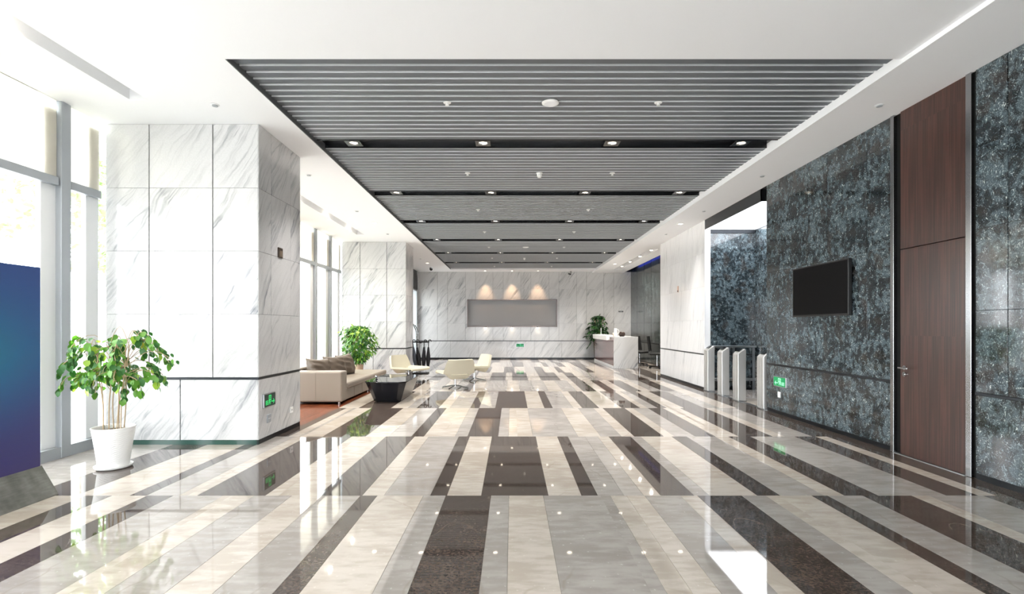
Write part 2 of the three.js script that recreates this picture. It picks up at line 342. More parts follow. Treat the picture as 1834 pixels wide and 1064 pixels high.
// the two marble columns by the windows: a front face and the face along the hall
function column(name, label, Zf, Zb, frontLabel) {
  const c = struct(name, label, [0, 0, 0]);
  mesh('column_core', bx(XL, -3.03, 0, ROOF - 0.05, -Zb + 0.02, -Zf - 0.02), M.joint, c);
  mesh('window_infill', bx(XL - 0.13, XL, 0, ROOF - 0.05, -Zb + 0.25, -Zf - 0.25), M.greyMetal, c);
  const t = 0.02, face = (tf, upper, lower, vg, base) => {
    const put = (x0, x1, y0, y1) => { const g = slab(x0 + vg / 2, x1 - vg / 2, y0 + 0.0015, y1 - 0.0015, t, 0.0012, rr(0, 5 - (x1 - x0)), rr(0, 4)); g.translate(0, 0, -t); g.applyMatrix4(tf); mesh('stone_panel', g, M.marble, c); };
    const rows = [RAIL1, 1.55, 2.3, 3.05, SOF];
    for (let i = 0; i + 1 < upper.length; i++) for (let j = 0; j < 4; j++) put(upper[i], upper[i + 1], rows[j], rows[j + 1]);
    for (let i = 0; i + 1 < lower.length; i++) put(lower[i], lower[i + 1], BASE, RAIL0);
    const a = upper[0], b = upper[upper.length - 1];
    mesh('rail_strip', bx(a, b, RAIL0 + 0.002, RAIL1 - 0.002, -t, 0.003).applyMatrix4(tf), M.railMetal, c);
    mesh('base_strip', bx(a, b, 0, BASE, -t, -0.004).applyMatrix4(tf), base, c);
  };
  const front = new THREE.Matrix4().makeTranslation(0, 0, -Zf);
  const side = new THREE.Matrix4().makeTranslation(-3.01, 0, -Zf).multiply(new THREE.Matrix4().makeRotationY(right));
  face(front, [XL, -4.31, -3.554, -3.012], [XL, -3.94, -3.012], 0.012, M.baseReflection);
  face(side, [0.002, 0.32, 0.89, Zb - Zf], [0.002, 0.57, Zb - Zf], 0.005, M.baseMetal);
  const back = new THREE.Matrix4().makeTranslation(0, 0, -Zb).multiply(new THREE.Matrix4().makeRotationY(Math.PI));
  face(back, [3.012, 3.554, 4.31, -XL], [3.012, 3.94, -XL], 0.012, M.baseMetal);
  return c;
}
column('column', 'near white marble column at the window wall, beside the potted tree', 6.10, 7.30);
column('column', 'far white marble column behind the sofa', 14.57, 15.64);
// back wall
const bw = [749, 783.5, 801.8, 833.7, 851.6, 882.9, 901.2, 932.8, 950.8, 983.2, 1001, 1032.5, 1050.5, 1081.5, 1099.3, 1131].map((x) => px(x, ZB));
bw[0] = -4.1;
cladWall('wall_back', 'far white marble wall behind the reception desk', 0, -ZB, 0, { top: SOF, mat: M.marble, scale: 0.68, vgap: 0.007, hgap: 0.0015, core: std({ color: 0x6f7173, roughness: 0.9 }), sections: [{ upper: bw, lower: [-4.1, px(806.6, ZB), px(857.3, ZB), px(908, ZB), px(957, ZB), px(1006, ZB), px(1055, ZB), px(1131, ZB)] }] });
// right wall of dark granite, in two stretches either side of the door
cladWall('wall_right', 'polished blue-black granite wall along the hall', XR, 0, -right, { top: SOFR, mat: M.granite, tex: 2.6, vgap: 0.008, depth: 0.25, sections: [
  { upper: mx([8.62, 8.2, 7.42, 6.965, 6.18, 5.786]), lower: mx([8.62, 7.7, 6.73, 5.786]) },
  { upper: mx([4.733, 4.424, 3.64, 3.18, 2.4, 1.94, 1.16, 0.7, -0.1, -0.9, -1.7, -2.5, -3.3, -4.2, ZF]), lower: mx([4.733, 3.7, 2.7, 1.7, 0.7, -0.3, -1.4, -2.6, -3.8, ZF]) }] });
// white marble pillar past the turnstiles
cladWall('wall_pillar', 'bright white marble pier between the turnstiles and the reception', XR, 0, -right, { top: SOFR, mat: M.whiteMarble, vgap: 0.0015, hgap: 0.001, core: M.paleJoint, depth: 0.1, sections: [{ upper: mx([14.79, 13.93, 13.1, 12.24, 11.39]), lower: mx([14.79, 13.1, 11.39]) }] });
mesh('stone_panel', bx(0, 0.125, 0, SOFR, 0, 0.018), M.whiteMarble, struct('wall_pillar_end', 'narrow marble end of the white pier', [XR + 0.002, 0, -11.40]));
struct('wall_pillar_back', 'inner side of the white pier', [0, 0, 0]).add(shade(Object.assign(new THREE.Mesh(bx(4.3, 5.25, 0, SOFR, -14.79, -11.56), M.joint), { name: 'wall_core' })));
cladWall('wall_recess_back', 'blue-black granite wall at the end of the turnstile recess', 4.395, -11.42, 0, { top: SOFR, mat: M.granite, tex: 2.6, vgap: 0.006, depth: 0.1, sections: [{ upper: [0.01, 0.99, 1.015], lower: [0.01, 1.015] }] });
cladWall('wall_recess_side', 'blue-black granite wall behind the turnstiles', 5.41, 0, -right, { top: SOFR, mat: M.granite, tex: 2.6, depth: 0.1, sections: [{ upper: mx([11.42, 10.6, 9.7, 8.62]), lower: mx([11.42, 10.1, 8.62]) }] });
struct('wall_recess_front', 'wall closing the turnstile recess').add(shade(Object.assign(new THREE.Mesh(bx(4.545, 5.5, 0, SOFR, -8.62, -8.5), M.blackMatt), { name: 'wall_core' })));
// dark wall behind the desk
cladWall('wall_office', 'dark grey stone wall behind the reception desk', 5.2, 0, -right, { top: ROOF - 0.05, mat: M.greyGranite, tex: 2.6, vgap: 0.03, sections: [{ upper: mx([ZB, 21.36, 20.23, 19.2, 18.1, 17, 15.9, 14.82]), lower: mx([ZB, 21.36, 20.23, 19.2, 18.1, 17, 15.9, 14.82]) }] });
// end of the window side, past the far column
const wl = cladWall('wall_left', 'grey marble wall end with a glazed door past the far column', -4.1, 0, right, { top: SOF, mat: M.marble, depth: 0.3, sections: [{ upper: [15.66, 16.6, 17.6, 18.6, 19.6, 20.4, 21.1], lower: [15.66, 17, 18.4, 19.8, 21.1] }, { upper: [22.3, 22.48], lower: [22.3, 22.48] }] });
mesh('wall_core', bx(21.1, 22.3, 3.0, SOF, -0.3, 0), M.railMetal, wl);
// outer shell
const shellWalls = struct('wall_shell', 'outer walls and roof of the building');
mesh('roof', bx(-5.3, 6.2, ROOF, ROOF + 0.3, -23.2, 5.3), M.ceilingWhite, shellWalls);
mesh('outer_wall', [bx(-5.3, 6.2, -0.02, ROOF, -23.2, -22.8), bx(5.5, 6.2, -0.02, ROOF, -22.8, 5.2), bx(4.545, 5.5, -0.02, ROOF, -8.5, 5.2), bx(-5.3, -4.42, -0.02, ROOF, -22.8, -15.66)].slice(0, 3), M.joint, shellWalls);
// lintel over the windows
mesh('lintel', bx(-5.15, XL - 0.0, SOF, ROOF, -15.66, 5.2), M.ceilingWhite, shellWalls);
mesh('added_front_lintel', bx(-5.15, 4.3, 2.9, ROOF, 5.0, 5.2), M.ceilingWhite, shellWalls);  // unseen, added to cut the front daylight on the near column

// ---------------------------------------------------------------- ceiling
const ceiling = struct('ceiling', 'white plaster ceiling around a field of grey slats');
const soffitL = (x0, x1, Z0, Z1) => bx(x0, x1, SOF, ROOF, -Z1, -Z0);
const S0 = 1.4, S1 = 5.44, S2 = 7.5, S3 = 13.42;             // the two light slots over the windows
mesh('soffit', [soffitL(XL - 0.02, -4.05, ZF, ZB), soffitL(-3.86, XSL, ZF, ZB), soffitL(-4.05, -3.86, ZF, S0), soffitL(-4.05, -3.86, S1, S2), soffitL(-4.05, -3.86, S3, ZB)], M.ceilingWhite, ceiling);
mesh('slot_top', [bx(-4.05, -3.86, 4.02, 4.06, -S1, -S0), bx(-4.05, -3.86, 4.02, 4.06, -S3, -S2)], M.ceilingWhite, ceiling);
const soffitR = (x0, x1, Z0, Z1) => bx(x0, x1, SOFR, ROOF, -Z1, -Z0);
mesh('soffit', [soffitR(XSR, 4.2, ZF, ZB), soffitR(4.2, 4.45, 21.2, ZB), soffitR(4.2, 4.45, 14.7, 15.6), soffitR(4.45, 4.88, 14.7, ZB), soffitR(4.2, 4.3, ZF, 8.6), soffitR(4.2, 4.27, 8.6, 11.42), soffitR(4.2, 4.4, 11.42, 14.7)], M.ceilingWhite, ceiling);
mesh('slot_top', bx(4.2, 4.45, 3.98, 4.02, -21.2, -15.6), M.ceilingWhite, ceiling);
mesh('plain_field', bx(XSL, XSR, SOF, ROOF, -4.62, 5.0), M.ceilingWhite, ceiling);
mesh('end_strip', bx(XSL, XSR, SOF, ROOF, -ZB, -21.5), M.ceilingWhite, ceiling);
mesh('painted_lip_shade', bx(XSL, XSL + 0.012, SOF - 0.002, 3.95, -21.5, -4.62), std({ color: 0x55585a, roughness: 0.5 }), ceiling);  // dark grey strip paints the shade on the left lip
mesh('ceiling_backing', bx(XSL, XSR, 3.96, 3.98, -21.5, -4.62), M.blackMatt, ceiling);
const BANDS = [6.91, 9.46, 12.01, 14.56, 17.11, 19.66], HALF = 0.155, PITCH = 0.1325;
const slatGeo = (() => { const s = new THREE.Shape(), w = 0.044, d = 0.05; s.moveTo(-w, d); s.lineTo(-w, 0.004); s.quadraticCurveTo(-w, 0, -w + 0.004, 0); s.lineTo(w - 0.004, 0); s.quadraticCurveTo(w, 0, w, 0.004); s.lineTo(w, d); s.lineTo(-w, d); const g = new THREE.ExtrudeGeometry(s, { depth: XSR - XSL - 0.004, bevelEnabled: false, curveSegments: 2 }); g.rotateY(right); g.translate(XSL + 0.002, SLAT, 0); return g; })();
const litFaceGeo = bx(XSL + 0.003, XSR - 0.003, SLAT + 0.001, SLAT + 0.046, 0.044, 0.0455);  // thin pale sheet on each slat front, light put into its colour
let zs = 4.69, edges = [...BANDS, 21.55];
for (let b = 0; b < 7; b++) {
  const end = edges[b] - (b < 6 ? HALF : 0.03), n = Math.round((end - zs) / PITCH), p = (end - zs) / n;
  for (let i = 0; i < n; i++) { const sl = mesh('slat', slatGeo, M.slat, ceiling); sl.position.z = -(zs + (i + 0.5) * p); mesh('lit_face_strip', litFaceGeo, M.slatLitFace, sl); }
  zs = edges[b] + HALF;
}
for (const Z of BANDS) {
  mesh('dark_band', [bx(XSL, XSR, 3.915, 3.935, -Z - HALF + 0.01, -Z + HALF - 0.01), bx(XSL, XSR, SLAT, 3.935, -Z - HALF + 0.002, -Z - HALF + 0.01), bx(XSL, XSR, SLAT, 3.935, -Z + HALF - 0.01, -Z + HALF - 0.002)], M.bandPlate, ceiling);
}

// ---------------------------------------------------------------- lamps
const ORD = ['first', 'second', 'third', 'fourth', 'fifth', 'sixth', 'seventh', 'eighth'];
function spot(x, y, z, tx, ty, tz, power, angle, color = 0xffe3b8, radius = 2) {
  const l = new THREE.SpotLight(color, power, 0, angle, 0.7, 2); l.position.set(x, y, z); l.target.position.set(tx, ty, tz);
  l.castShadow = true; l.shadow.radius = radius; scene.add(l, l.target); return l;
}
const spotProto = (() => {
  const t = new THREE.Group();
  const sq = new THREE.Shape(); sq.moveTo(-0.1, -0.1); sq.lineTo(0.1, -0.1); sq.lineTo(0.1, 0.1); sq.lineTo(-0.1, 0.1); sq.closePath();
  const h = new THREE.Path(); h.absarc(0, 0, 0.068, 0, Math.PI * 2, true); sq.holes.push(h);
  const f = new THREE.ExtrudeGeometry(sq, { depth: 0.02, bevelEnabled: true, bevelSize: 0.004, bevelThickness: 0.004, bevelSegments: 1, curveSegments: 16 }); f.rotateX(right);
  f.translate(0, 0.02, 0);
  mesh('frame', f, M.bandPlate, t);
  mesh('reflector', lathe([[0.066, 0.0], [0.06, 0.02], [0.042, 0.045]], 20), M.chrome, t);
  mesh('lamp_face', lathe([[0, 0.005], [0.03, 0.007], [0.05, 0.013], [0.056, 0.021], [0, 0.025]], 24), M.lampGlow, t);
  return t;
})();
BANDS.forEach((Z, b) => [-2.13, -0.39, 1.345, 3.08].forEach((x, i) => {
  const t = spotProto.clone(); t.name = numbered('ceiling_spotlight'); t.position.set(x, 3.868, -Z); scene.add(t);
  tag(t, `${ORD[i]} square spotlight from the left in the ${ORD[b]} dark ceiling band from the front`, 'spotlight', 'spotlights in the dark ceiling bands');
  spot(x, 3.862, -Z, x, 0, -Z, b > 3 ? 34 : 24, 0.8, 0xfffaf5);
}));
function downlight(x, y, Z, label) {
  const t = thing('downlight', label, 'downlight', [x, y, -Z], 0, 'round downlights in the white ceiling');
  mesh('trim_ring', lathe([[0.05, 0], [0.055, -0.006], [0.075, -0.006], [0.078, 0], [0.05, 0]], 24), M.whiteMetal, t);
  mesh('lamp_face', cyl(0.052, 0.052, -0.003, 0.0, 20), M.lampGlow, t);
  spot(x, y - 0.02, -Z, x, 0, -Z, 8, 0.55, 0xfffaf5);
}
downlight(-3.19, SOF, 11.9, 'round lit downlight in the white ceiling left of the slats, over the sofa');
downlight(-3.2, SOF, 19.4, 'round lit downlight in the white ceiling left of the slats, near the far wall');
downlight(3.87, SOFR, 11.8, 'round lit downlight in the white ceiling right of the slats, near the white pier');
downlight(3.87, SOFR, 19.3, 'round lit downlight in the white ceiling right of the slats, over the desk');
function slotLamp(x, y, Z, label, power) {
  const t = thing('slot_lamp', label, 'lamp', [x, y, -Z], 0, 'lamps inside the ceiling slots');
  mesh('housing', cyl(0.05, 0.05, 0.01, 0.1, 18), M.whiteMetal, t);
  mesh('lamp_face', cyl(0.042, 0.042, 0.0, 0.01, 18), M.lampGlow, t);
  spot(x, y - 0.01, -Z, x, 0, -Z, power, 1.35, 0xfff4e4);
}
[2.4, 4.0].forEach((Z, i) => slotLamp(-3.955, 3.92, Z, `${ORD[i]} lamp from the front in the slot over the near windows`, 10));
[8.0, 9.6, 11.2, 12.75].forEach((Z, i) => slotLamp(-3.955, 3.92, Z, `${ORD[i]} lamp from the front in the ceiling slot over the sofa bay`, 12));
[15.95, 17.35, 18.8, 20.2].forEach((Z, i) => slotLamp(4.325, SOFR + 0.004, Z, `${ORD[i]} lamp from the front in the ceiling slot over the reception desk`, 26));
// small things on the ceiling
function disc(name, label, cat, group, x, y, Z, r, h, mat) {
  const t = thing(name, label, cat, [x, y, -Z], 0, group);
  mesh('cover', lathe([[0, -h], [r * 0.75, -h], [r, -h * 0.55], [r, 0], [0, 0]], 28), mat, t);
  return t;
}
const SR = [5.62, 8.2, 10.76, 13.27, 15.8, 18.3, 20.8];
SR.forEach((Z, i) => [[-0.71, 'left'], [1.6, 'right']].forEach(([x, s]) => {
  const t = disc('sprinkler', `white sprinkler in the ${s} row on the slats, ${ORD[i]} from the front`, 'sprinkler', 'sprinklers under the slats', x, SLAT, Z, 0.042, 0.012, M.whitePlastic);
  mesh('nozzle', [cyl(0.012, 0.01, -0.03, -0.012, 10), cyl(0.02, 0.02, -0.035, -0.03, 14)], M.whitePlastic, t);
}));
for (const [Z, w] of [[5.62, 'nearest'], [15.8, 'far']]) { const t = disc('ceiling_speaker', `${w} large round white speaker on the slatted ceiling`, 'speaker', 'round speakers on the slats', 0.42, SLAT, Z, 0.094, 0.02, M.whitePlastic); mesh('grille', cyl(0.07, 0.07, -0.0225, -0.02, 28), M.ceilingWhite, t); }
for (const [Z, w] of [[8.2, 'nearer'], [18.3, 'farther']]) { const t = disc('smoke_detector', `${w} white smoke detector on the middle line of the slats`, 'smoke detector', 'smoke detectors on the slats', 0.437, SLAT, Z, 0.05, 0.02, M.whitePlastic); mesh('sensor', lathe([[0, -0.075], [0.03, -0.07], [0.04, -0.04], [0.035, -0.02]], 20), M.whitePlastic, t); }
[5.57, 8.14, 10.67, 13.3, 18.1].forEach((Z, i) => { const t = disc('ceiling_sprinkler', `small flush sprinkler in the white ceiling left of the slats, ${ORD[i]} from the front`, 'sprinkler', 'flush sprinklers in the white ceiling', -3.22, SOF, Z, 0.045, 0.008, M.whiteMetal); mesh('cap', cyl(0.03, 0.03, -0.016, -0.008, 16), M.greyMetal, t); });
[5.48, 8.05, 10.5, 13.1].forEach((Z, i) => { const t = disc('ceiling_sprinkler', `small flush sprinkler in the white ceiling right of the slats, ${ORD[i]} from the front`, 'sprinkler', 'flush sprinklers in the white ceiling', 3.92, SOFR, Z, 0.045, 0.008, M.whiteMetal); mesh('cap', cyl(0.03, 0.03, -0.016, -0.008, 16), M.greyMetal, t); });
// cameras by the back wall
{ const t = thing('dome_camera', 'dark dome camera hanging from the ceiling left of the far wall', 'camera', [px(772, 20.8), SOF, -20.8]); mesh('base', cyl(0.06, 0.06, -0.05, 0, 20), M.greyMetal, t); const g = new THREE.SphereGeometry(0.065, 20, 12); g.translate(0, -0.07, 0); mesh('dome', g, M.blackGloss, t); }
{ const t = thing('bullet_camera', 'small black camera on a bracket at the top of the far wall', 'camera', [px(1022, 22.4), SOF, -22.3]); mesh('bracket', [cyl(0.012, 0.012, -0.1, 0, 10), cyl(0.04, 0.04, -0.012, 0, 14)], M.black, t); const g = new THREE.CylinderGeometry(0.026, 0.03, 0.13, 14); g.rotateZ(1.25); g.translate(-0.06, -0.12, 0.03); mesh('body', g, M.black, t); }

// ---------------------------------------------------------------- luminous ceiling of the turnstile recess
{
  const t = thing('luminous_panel', 'large glowing white ceiling panel over the turnstile recess', 'light panel', [4.85, 3.557, -10.05]);
  mesh('light_diffuser', bx(-0.56, 0.54, 0, 0.02, -1.33, 1.22), M.panelGlow, t);
  mesh('fascia', [bx(-0.578, -0.56, 0, 0.207, -1.33, 1.24), bx(-0.578, 0.54, 0, 0.207, 1.22, 1.24), bx(-0.44, 0.54, -0.075, 0.2, -1.365, -1.335)], M.railMetal, t);
  const a = new THREE.RectAreaLight(0xf4f8ff, 6, 1.08, 2.5); a.position.set(4.84, 3.552, -10.0); a.lookAt(4.84, 0, -10.0); scene.add(a);
}
struct('ceiling_recess', 'dark ceiling above the glowing panel').add(shade(Object.assign(new THREE.Mesh(bx(4.27, 5.5, SOFR, ROOF, -11.5, -8.5), M.blackMatt), { name: 'ceiling_core' })));

{ const t = thing('cove_light', 'blue light strip hidden above the ceiling edge by the office wall', 'light strip', [4.91, 4.0, -18.6]);
  mesh('light_diffuser', rbx(-0.012, 0.012, -0.015, 0.015, -3.6, 3.6, 0.004), std({ color: 0x4060ff, emissive: 0x3050ff, emissiveIntensity: 0.15, roughness: 0.5 }), t);
  mesh('channel', bx(-0.03, -0.012, -0.02, 0.02, -3.62, 3.62), M.greyMetal, t);
  const a = new THREE.RectAreaLight(0x4458f0, 1.3, 7.2, 0.1); a.position.set(4.925, 4.0, -18.6); a.lookAt(6, 3.9, -18.6); scene.add(a); }
// ---------------------------------------------------------------- windows
let nWin = 0;
function windowUnit(z0, z1, withMullion, blind, label) {      // along the left wall between distances z0 < z1
  const w = struct(`window_${++nWin}`, label || 'tall aluminium window with a white vent panel');
  const x = XL - 0.06;
  mesh('glass_pane', bx(x - 0.012, x, 0.12, SOF, -z1 + 0.06, -z0 - 0.02), M.glass, w);
  mesh('bottom_rail', bx(x - 0.07, XL + 0.024, 0, 0.12, -z1 + 0.0, -z0), M.greyMetal, w);
  mesh('vent_panel', rbx(x - 0.03, x + 0.025, 0.12, 3.7, -z1 + 0.055, -z1 + 0.235, 0.006), M.whiteMetal, w);
  if (withMullion) mesh('mullion', rbx(x - 0.1, XL + 0.03, 0, SOF, -z1 - 0.06, -z1 + 0.06, 0.006), M.greyMetal, w);
  if (blind) {
    const b = thing('roller_blind', blind, 'blind', [XL - 0.012, 0, -(z0 + z1) / 2], 0, 'roller blinds at the tall windows'), h = (z1 - z0) / 2 - 0.075;
    mesh('blind_cloth', bx(-0.001, 0.001, 2.99, SOF + 0.002, -h, h), M.blindCloth, b);
    mesh('bottom_bar', rbx(-0.03, 0.03, 2.9, 2.99, -h, h, 0.006), M.greyMetal, b);
  }
}
const W1 = [5.535, 4.48, 3.43, 2.38, 1.33, 0.28, -0.77, -1.82, -2.87, -3.92, -4.97];
windowUnit(5.535, 6.1, false, 'roller blind on the narrow window touching the near column');
W1.slice(0, -1).forEach((z, i) => windowUnit(W1[i + 1], z, true, i < 6 ? (i === 0 ? 'wide roller blind on the window above the blue sign stand' : `roller blind ${ORD[i]} before the near column on the window side`) : null));
const W2 = [7.3, 8.5, 9.53, 10.56, 11.59, 12.62, 13.65, 14.57];
for (let i = 0; i + 1 < W2.length; i++) windowUnit(W2[i], W2[i + 1], i < 6, i > 2 ? `roller blind over the sofa bay, ${['third before', 'second before', 'first before', 'touching'][i - 3]} the far column` : `roller blind over the sofa bay, ${['touching', 'first past', 'second past'][i]} the near column`);
{ // glazed front behind the camera
  const w = struct(`window_${++nWin}`, 'glazed front of the hall behind the viewer');
  for (let i = 0; i < 8; i++) { const x0 = XL - 0.05 + i * 1.14; mesh('mullion', rbx(x0 - 0.03, x0 + 0.03, 0, 2.9, 5.0, 5.12, 0.005), M.greyMetal, w); mesh('glass_pane', bx(x0 + 0.03, x0 + 1.11, 0.08, 2.9, 5.05, 5.062), M.glass, w); }
  mesh('bottom_rail', bx(XL - 0.05, 4.3, 0, 0.08, 5.0, 5.12), M.greyMetal, w);
}
{ // glazed door past the far column
  const d = struct('door_2', 'narrow glazed door past the far column', [-4.1, 0, 0]);
  mesh('glass_pane', bx(-0.15, -0.138, 0.08, 2.95, -22.25, -21.15), M.glass, d);
  mesh('door_frame', [bx(-0.2, -0.02, 0, 3.0, -21.16, -21.1), bx(-0.2, -0.02, 0, 3.0, -22.3, -22.24), bx(-0.2, -0.02, 2.95, 3.0, -22.3, -21.1), bx(-0.2, -0.02, 0, 0.08, -22.3, -21.1)], M.greyMetal, d);
}

// ---------------------------------------------------------------- the dark timber door in the right wall
{
  const d = struct('door_1', 'tall dark walnut door with a panel above it and steel jambs', [XR, 0, 0]);
  const leaf = (y0, y1, name) => { const g = slab(-5.655, -4.826, y0, y1, 0.04, 0.003, rr(0, 0.3), 0, 1, 1); g.rotateY(-right); g.translate(0.045, 0, 0); return mesh(name, g, M.walnut, d); };
  leaf(0.006, 2.246, 'door_leaf'); leaf(2.254, SOFR, 'transom_panel');
  mesh('jamb', rbx(-0.012, 0.12, 0, SOFR, -5.786, -5.735, 0.004), M.jambSteel, d);
  mesh('jamb', rbx(-0.012, 0.12, 0, SOFR, -4.826, -4.766, 0.004), M.jambSteel, d);
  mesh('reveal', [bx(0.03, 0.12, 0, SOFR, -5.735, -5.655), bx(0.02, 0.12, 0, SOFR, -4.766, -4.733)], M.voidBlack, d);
  mesh('door_core', bx(0.06, 0.27, 0, SOFR, -5.786, -4.733), M.black, d);
  mesh('threshold_strip', bx(-0.02, 0.02, 0, 0.006, -5.735, -4.826), M.steel, d);
  const hg = [new THREE.CylinderGeometry(0.025, 0.025, 0.012, 20).rotateZ(right).translate(-0.002, 0.955, -5.585), new THREE.CylinderGeometry(0.009, 0.009, 0.06, 12).rotateZ(right).translate(-0.035, 0.955, -5.585), rbx(-0.072, -0.056, 0.946, 0.964, -5.6, -5.465, 0.005)];
  // the lever points to the hinge side; a second bar crosses behind it
  mesh('lever_handle', hg, M.chrome, d);
  mesh('lock_cylinder', [new THREE.CylinderGeometry(0.026, 0.026, 0.014, 20).rotateZ(right).translate(-0.003, 0.885, -5.585), new THREE.CylinderGeometry(0.012, 0.012, 0.02, 14).rotateZ(right).translate(-0.006, 0.885, -5.585)], M.chrome, d);
}

// ---------------------------------------------------------------- things on the walls
{ // television
  const t = thing('television', 'black flat television mounted on the granite wall', 'television', [XR - 0.006, 1.905, -7.06], -right);
  mesh('bezel', rbx(-0.64, 0.64, -0.358, 0.358, 0.012, 0.06, 0.006), M.black, t);
  mesh('screen', bx(-0.618, 0.618, -0.333, 0.338, 0.058, 0.0615), M.screenBlack, t);
  mesh('wall_bracket', bx(-0.3, 0.3, -0.2, 0.2, 0, 0.02), M.blackMatt, t);
}
function canvas(w, h, draw) { const c = document.createElement('canvas'); c.width = w; c.height = h; draw(c.getContext('2d'), w, h); const t = new THREE.CanvasTexture(c); t.colorSpace = THREE.SRGBColorSpace; return t; }
function exitArt(bg, fg, dir, door) {
  return canvas(256, 112, (g, w, h) => {
    g.fillStyle = bg; g.fillRect(0, 0, w, h); g.fillStyle = fg;
    const X = (x) => dir > 0 ? x : w - x, rect = (x, y, a, b) => g.fillRect(Math.min(X(x), X(x + a)), y, a, b);
    // doorway with a running figure
    rect(96, 12, 60, 8); rect(96, 12, 8, 86); rect(148, 12, 8, 62);
    g.beginPath(); g.arc(X(124), 32, 8, 0, 7); g.fill();
    g.lineWidth = 9; g.strokeStyle = fg; g.lineCap = 'round'; g.lineJoin = 'round';
    const line = (...p) => { g.beginPath(); p.forEach(([x, y], i) => i ? g.lineTo(X(x), y) : g.moveTo(X(x), y)); g.stroke(); };
    line([122, 46], [120, 66], [134, 78], [132, 96]); line([120, 66], [108, 80], [98, 92]); line([122, 48], [138, 56]); line([122, 48], [108, 60]);
    // arrow
    line([166, 74], [226, 74]); line([206, 54], [228, 74], [206, 94]);
    // block of small lettering strokes
    for (let i = 0; i < 2; i++) { rect(22 + i * 32, 56, 26, 6); rect(22 + i * 32, 56, 6, 40); rect(42 + i * 32, 56, 6, 40); rect(22 + i * 32, 73, 26, 6); rect(22 + i * 32, 90, 26, 6); }
  });
}
function exitSign(x, y, z, turn, w, h, art, glow, label) {
  const t = thing('exit_sign', label, 'sign', [x, y, z], turn, 'green exit signs');
  mesh('casing', rbx(-w / 2 - 0.012, w / 2 + 0.012, -h / 2 - 0.01, h / 2 + 0.01, 0, 0.022, 0.004), M.steel, t);
  const g = new THREE.PlaneGeometry(w, h); g.translate(0, 0, 0.0235);
  mesh('sign_face', g, std({ map: art, emissiveMap: art, emissive: 0xffffff, emissiveIntensity: glow, roughness: 0.4 }), t);
}
exitSign(-3.01, px(0, 1) * 0 + 0.5, -6.345, right, 0.28, 0.15, exitArt('#10241d', '#1fd06a', 1), 0.9, 'green exit sign with a dark face on the side of the near marble column');
exitSign(XR, 0.527, -8.16, -right, 0.35, 0.14, exitArt('#078a4f', '#b7ffd9', -1), 0.45, 'green exit sign low on the granite wall by the last turnstile');
exitSign(px(931.5, ZB), 0.595, -ZB, 0, 0.33, 0.14, exitArt('#067a46', '#55d49b', -1), 0.3, 'green exit sign low on the far marble wall');
function plate(x, y, z, turn, w, h, mat, name, label, cat, extra) {
  const t = thing(name, label, cat, [x, y, z], turn);
  mesh('cover', rbx(-w / 2, w / 2, -h / 2, h / 2, 0, 0.012, 0.003), mat, t);
  if (extra) extra(t); return t;
}
plate(XR, 0.317, -8.2, -right, 0.075, 0.09, M.whitePlastic, 'socket_plate', 'small white socket plate below the exit sign on the granite wall', 'socket', (t) => mesh('rocker', rbx(-0.02, 0.02, -0.028, 0.028, 0.01, 0.016, 0.002), M.whitePlastic, t));
plate(-3.01, 0.27, -7.0, right, 0.08, 0.08, M.whitePlastic, 'socket_plate', 'pale socket plate low on the side of the near column', 'socket', (t) => mesh('socket_slots', [bx(-0.015, -0.01, -0.01, 0.01, 0.012, 0.0135), bx(0.01, 0.015, -0.01, 0.01, 0.012, 0.0135)], M.joint, t));
plate(-3.01, 0.27, -6.35, right, 0.09, 0.1, M.greyMetal, 'blank_plate', 'grey blank plate below the exit sign on the near column', 'socket', (t) => mesh('cover_seam', bx(-0.03, 0.03, -0.002, 0.002, 0.012, 0.0135), M.whiteMetal, t));
plate(-3.01, px(0, 1) * 0 + 1.4 + (585.5 - 452) * 6.6 / F, -6.66, right, 0.13, 0.13, std({ color: 0x4b4038, roughness: 0.35, metalness: 0.4 }), 'wall_plaque', 'small dark bronze plaque high on the side of the near column', 'plaque', (t) => mesh('inlay', bx(-0.03, 0.05, -0.05, 0.03, 0.012, 0.014), std({ color: 0x6a5c4c, roughness: 0.5 }), t));
plate(XR, 1.4 + (585.5 - 518) * 13.2 / F, -13.2, -right, 0.09, 0.16, std({ color: 0xd9b9a8, roughness: 0.5 }), 'wall_thermostat', 'small pinkish wall panel on the white pier', 'thermostat', (t) => mesh('button_row', bx(-0.03, 0.03, -0.07, -0.035, 0.012, 0.016), M.railMetal, t));
plate(px(1112, ZB), 1.4 + (585.5 - 558) * ZB / F, -ZB, 0, 0.2, 0.06, M.blackMatt, 'wall_plaque', 'small black plaque on the far wall above the reception desk', 'plaque', (t) => mesh('inlay', bx(-0.07, 0.07, -0.012, 0.012, 0.012, 0.014), M.greyMetal, t));
